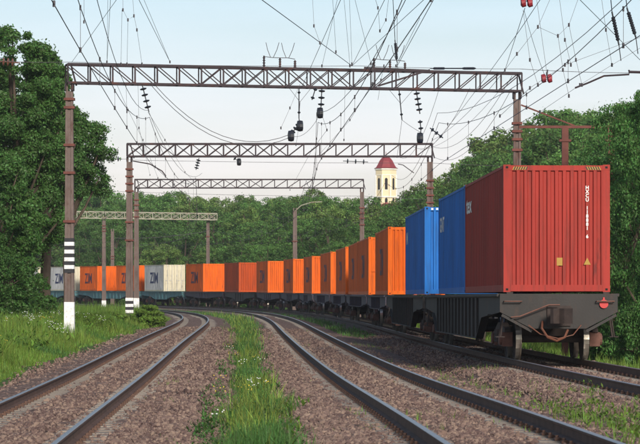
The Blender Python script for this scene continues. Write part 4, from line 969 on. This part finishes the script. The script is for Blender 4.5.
# ------------------------------------------------------------------ church
def church():
    Z = 600; c = P(386, 200, Z); g = gz(c.x, c.y)-1; root = empty('church', (c.x, c.y, g)); top = P(386, 170, Z).z-g
    w_ = 2.35; oc = [(w_*math.cos(R(22.5+45*k))/math.cos(R(22.5)), w_*math.sin(R(22.5+45*k))/math.cos(R(22.5))) for k in range(8)]
    o = MB(); o.prism(oc, 'z', 0, top); o.build('tower', M['church'], root)
    b = MB()
    for z, k, h in ((top-.02, 1.09, .35), (top-1.3, 1.03, .16), (top-6.4, 1.07, .3)): b.prism([(x*k, y*k) for x, y in oc], 'z', z, z+h)
    for (x, y) in oc: b.box((x*1.0-.13, y-.13, top-6.1), (x+.13, y+.13, top-1.3))
    b.build('cornice', M['churchw'], root)
    r = MB(); z0 = top+.33
    prof = [(1.16, 0), (.98, .25), (.82, .9), (.66, 1.7), (.46, 2.35), (.30, 2.6), (.06, 3.0)]
    vs = []; fs = []
    for k, h in prof: vs += [(x*k, y*k, z0+h) for x, y in oc]
    for i in range(len(prof)-1):
        for k in range(8): fs.append((i*8+k, i*8+(k+1) % 8, i*8+8+(k+1) % 8, i*8+8+k))
    fs.append(tuple(range(7, -1, -1))); r.add(vs, fs); r.tube([(0, 0, z0+2.9), (0, 0, z0+3.9)], .06, 6); r.build('roof', M['roofred'], root)
    for k in range(8):
        a = R(45*k)
        for z1, h in ((top-4.6, 2.7), (top-8.7, 2.2)):
            pts = [(-.32, 0), (.32, 0), (.32, h-.3), (.2, h-.08), (0, h), (-.2, h-.08), (-.32, h-.3)]
            m = MB(); m.prism(pts, 'y', -.02, .1); q = m.build('window', M['hole'], root); q.location = (math.sin(a)*(w_+.01), -math.cos(a)*(w_+.01), z1); q.rotation_euler = (0, 0, a)
            s_ = MB(); s_.box((-.42, -.06, -.16), (.42, .05, -.02)); s_.build('sill', M['churchw'], q)
    n = MB(); n.box((-4.2, -2.6, 0), (4.2, 16, top-9.5)); n.build('nave', M['church'], root)
    n = MB(); n.prism([(-4.6, top-9.5), (4.6, top-9.5), (0, top-7.5)], 'y', -2.9, 16.3); n.build('nave_roof', M['roofred'], root)
    tag(root, 'cream church tower with dark red roof rising above the forest', 'church')
church()
# ------------------------------------------------------------------ trees
def crown_mesh(name, H, Rr, nclump, nleaf, leaf, base=.16, seed=0, flat=1.0):
    r = np.random.default_rng(seed); nclump = int(nclump*2.3)
    zc_ = base*H+(1-base)*H*r.beta(1.3, 1.15, nclump); t = (zc_-base*H)/((1-base)*H)
    env = Rr*np.sqrt(np.clip(1-(np.abs(t-.38)/.64)**2.2, .02, 1)); a = r.uniform(0, 6.283, nclump); rad = env*np.sqrt(r.uniform(.12, 1.0, nclump))*r.uniform(.85, 1.15, nclump)
    C = np.stack([np.cos(a)*rad, np.sin(a)*rad*flat, zc_], -1); cr = Rr*r.uniform(.08, .25, nclump)*(1.1-.4*t)
    k = r.choice(nclump, nleaf, p=cr**2/np.sum(cr**2)); d = r.normal(size=(nleaf, 3)); d[:, 2] += .35; d /= np.linalg.norm(d, axis=1)[:, None]
    rr = cr[k]*(1-np.abs(r.normal(0, .33, nleaf)))*(1+(r.random(nleaf) < .2)*r.uniform(0, .8, nleaf)); p = C[k]+d*rr[:, None]*np.array([1, 1, .75])
    n = d+r.normal(0, .55, (nleaf, 3)); n /= np.linalg.norm(n, axis=1)[:, None]
    up = r.normal(size=(nleaf, 3)); x = np.cross(n, up); x /= np.linalg.norm(x, axis=1)[:, None]; y = np.cross(n, x)
    s = (leaf*r.uniform(.55, 1.3, nleaf))[:, None]
    V = np.stack([p-x*s*.5, p+y*s*.28, p+x*s*.5, p-y*s*.28], 1).reshape(-1, 3); Fq = np.arange(nleaf*4).reshape(-1, 4)
    return V, Fq, C
def make_tree(name, H, Rr, nclump, nleaf, leaf, m, base=.16, seed=0, flat=1.0):
    root = empty(name, (0, 0, 0)); V, Fq, C = crown_mesh(name, H, Rr, nclump, nleaf, leaf, base, seed, flat)
    npmesh('crown', V, Fq, m, root)
    t = MB(); r = random.Random(seed); w0 = H*.018+.04
    sp = [Vector((r.gauss(0, .012)*H*i/5, r.gauss(0, .012)*H*i/5, H*.85*i/6-.3*(i == 0))) for i in range(7)]; t.tube(sp, [w0*(1.15-.16*i) for i in range(7)], 8)
    for c in C[:: max(1, len(C)//16)]:
        z = max(.12*H, c[2]*.6); i = min(5, int(z/(H*.85/6))); f = z/(H*.85/6)-i; b = sp[i].lerp(sp[i+1], min(1, max(0, f))); e = Vector(c)
        t.tube([b, b.lerp(e, .5)+Vector((0, 0, -.02*H)), e], [w0*.45, w0*.28, w0*.1], 5)
    t.build('trunk', M['bark'], root); return root
PR = [make_tree('forest_tree', 12, 4.2, 75, 24000, .23, M['leafmid'], .08, 11), make_tree('forest_tree', 12, 3.3, 66, 21000, .22, M['leafmid'], .08, 12), make_tree('forest_tree', 12, 3.7, 72, 22000, .22, M['leafmid'], .06, 13),
      make_tree('forest_tree', 12, 4.0, 70, 22000, .23, M['leafgold'], .08, 14), make_tree('forest_tree', 12, 2.6, 56, 17000, .21, M['leafmid'], .06, 15)]
RP = [make_tree('hedge_tree', 9, 2.9, 110, 60000, .125, M['leafright'], .0, 21), make_tree('hedge_tree', 9, 2.4, 100, 54000, .12, M['leafright'], .0, 22), make_tree('hedge_tree', 9, 3.1, 115, 60000, .125, M['leafright'], .0, 23)]
snapshot(); used = set()
SKX = [-60, 60, 100, 115, 130, 150, 175, 190, 215, 240, 270, 300, 330, 350, 370, 382, 400, 412, 430, 445, 460, 470, 482, 500, 520, 540, 560, 590, 612, 625, 640, 720]
SKY = [200, 198, 192, 194, 203, 199, 195, 197, 203, 195, 199, 195, 191, 199, 198, 206, 199, 187, 183, 189, 181, 158, 145, 137, 131, 121, 115, 117, 113, 107, 100, 96]
def put_tree(proto, X, Y, H, hp, label, cat, group):
    o = copy_tree(proto) if proto in used else proto
    used.add(proto); k = H/hp; wk = k*random.uniform(.9, 1.2)
    if wk*4 < 2.4: wk = .62
    o.location = (X, Y, gz(X, Y)-.1); o.rotation_euler = (0, 0, random.uniform(0, 6.28)); o.scale = (wk, wk, k); tag(o, label, cat, group); return o
nt_ = 0
for row, (u0, f, st) in enumerate(((9.5, .50, 6.5), (14, .72, 6.5), (20, .88, 6.5), (28, .97, 7), (38, 1.0, 8), (52, .99, 10), (70, .97, 13))):
    s = 62+row*2.0
    while s < 470:
        uu = u0+random.uniform(-1.6, 1.6); ss_ = s+random.uniform(-1.8, 1.8); X, Y = [float(q) for q in at(ss_, uu)]
        if -70 < 320+F*X/Y < 690 and Y > 60:
            px = 320+F*X/Y; ys = float(np.interp(px, SKX, SKY)); ff = f*random.uniform(.90, 1.03) if f < .96 else f*random.uniform(.93, 1.055)
            H = (CAMZ+(288-ys)*ff/F*Y-gz(X, Y))*(1.05 if Y < 170 else 1.0)
            H = max(3.2, min(H, 22))
            near = Y < 165
            if px < 70 and row in (0, 1, 5, 6): s += st; continue
            if near: pr, hp, lb = random.choice(RP), 9, 'dense dark green tree of the tall hedge behind the nearest containers'
            else:
                j = random.choice([0, 1, 2, 4, 2, 0, 3]) if not 380 < px < 470 else random.choice([3, 3, 0, 2])
                if row >= 4 and random.random() < .7: j = 3  # back rows mostly yellow green: sun on the crown tops put into leaf colour
                pr, hp = PR[j], 12; lb = 'mid green broadleaf tree in the forest edge behind the train' if j != 3 else 'yellowish green tree in the forest behind the train'
            zone = next(t for lim, t in ((70, 'behind the dark tree at the left edge'), (130, 'above the leftmost orange containers'), (187, 'above the pale container right of the two close posts'), (232, 'above the orange container right of the pale one'), (285, 'left of the lone grey post'), (330, 'around the lone grey post'), (372, 'between the lone post and the third gantry leg'), (400, 'below the church tower'), (440, 'between the church tower and the blue containers'), (480, 'above the two blue containers'), (517, 'left of the right leg of the nearest gantry'), (575, 'above the red container on its left half'), (613, 'above the red container on its right half'), (9999, 'right of the red container')) if px < lim)
            depth = 'in the front row of the' if row < 2 else ('in the middle rows of the' if row < 4 else 'in the back rows of the')
            kind_ = 'dark hedge tree' if near else ('yellow green tree' if 'yellow' in lb else 'green tree')
            lb = f"{kind_} {'front row' if row < 2 else ('middle rows' if row < 4 else 'back rows')} {zone}"
            if pr.name.startswith('hedge') is False and random.random() < .12 and f > .9: H *= 1.04
            put_tree(pr, X, Y, H, hp, lb, 'tree', 'forest: '+lb); nt_ += 1
        s += st*(1 if Y > 120 else .62)
print('trees', nt_)
# a taller sapling group at the right edge
for (px, Z, yt, lb) in ((626, 84, 104, 'tall bushy tree at the right edge beside the red container'), (650, 80, 92, 'tall tree cut by the right edge of the photo')):
    p = P(px, yt, Z); o = put_tree(RP[0 if px < 640 else 1], p.x, p.y, p.z-gz(p.x, p.y), 9, lb, 'tree', None); o.scale.x = o.scale.y = .62
# big dark trees on the left
def lefttree(px, Z, ytop, Rr, seed, n, label, flat=1.0, base=.1, name='broadleaf_tree', leaf=.25):
    p = P(px, ytop, Z); g = gz(p.x, p.y); o = make_tree(name, p.z-g, Rr, 110 if n > 30000 else 60, n, leaf, M['leafdark'], base, seed, flat); o.location = (p.x, p.y, g-.1); tag(o, label, 'tree' if 'tree' in name else 'bush'); return o
lefttree(14, 118, 29, 2.7, 31, 170000, 'tall dark green broadleaf tree on the left, open sky right of its crown', leaf=.13, base=.24)
lefttree(-34, 124, 8, 3.4, 32, 60000, 'dark tree cut by the left edge, a little taller than its neighbour', leaf=.2)
lefttree(68, 128, 108, 2.1, 33, 50000, 'lower dark tree whose branches reach out right behind the striped post', base=.6, leaf=.13)
lefttree(46, 124, 52, 1.6, 37, 64000, 'slender dark tree between the tall tree and the striped post', base=.52, leaf=.13)
lefttree(-4, 108, 150, 2.0, 34, 60000, 'dark understorey tree at the left edge under the tall crown', base=.04, leaf=.13)
for i, (px, Z, yt, rr, lb) in enumerate(((4, 106, 246, 1.4, 'dark bush at the left edge above the bright grass'), (26, 112, 268, 1.0, 'dark bush left of the striped post'), (-16, 104, 230, 1.6, 'dark bush cut by the left edge'), (50, 118, 294, .5, 'small dark bush directly behind the striped post foot'))):
    lefttree(px, Z, yt, rr, 40+i, 16000, lb, base=.0, name='bush', leaf=.11)
# bright bush at the foot of the second gantry
def bright_bush(px, Z, yt, rr, n, seed, lb):
    p = P(px, yt, Z); g = gz(p.x, p.y); o = make_tree('bush', p.z-g, rr, 50, n*3, .075, M['grass'], 0, seed); o.location = (p.x, p.y, g-.05); tag(o, lb, 'bush')
bright_bush(149, 134, 305, .85, 7000, 61, 'bright green bush beside the left track, right of the striped foot')
bright_bush(112, 128, 312, .8, 5000, 62, 'low bright green bush between the grass and the second gantry leg')
bright_bush(90, 112, 314, 1.0, 6000, 63, 'low bright bush right of the black and white striped post')

# ------------------------------------------------------------------ haze
HAZE = 0.00018
if HAZE:
    hm = bpy.data.materials.new('haze_air'); hm.use_nodes = True; n = hm.node_tree; n.nodes.remove(n.nodes['Principled BSDF'])
    pv = n.nodes.new('ShaderNodeVolumePrincipled'); pv.inputs['Color'].default_value = (.92, .95, 1, 1); pv.inputs['Density'].default_value = HAZE; pv.inputs['Anisotropy'].default_value = .2
    n.links.new(pv.outputs[0], n.nodes['Material Output'].inputs['Volume'])
    b = MB(); b.box((-3900, -400, -12), (3900, 4100, 60)); h = b.build('haze', hm); h['kind'] = 'stuff'
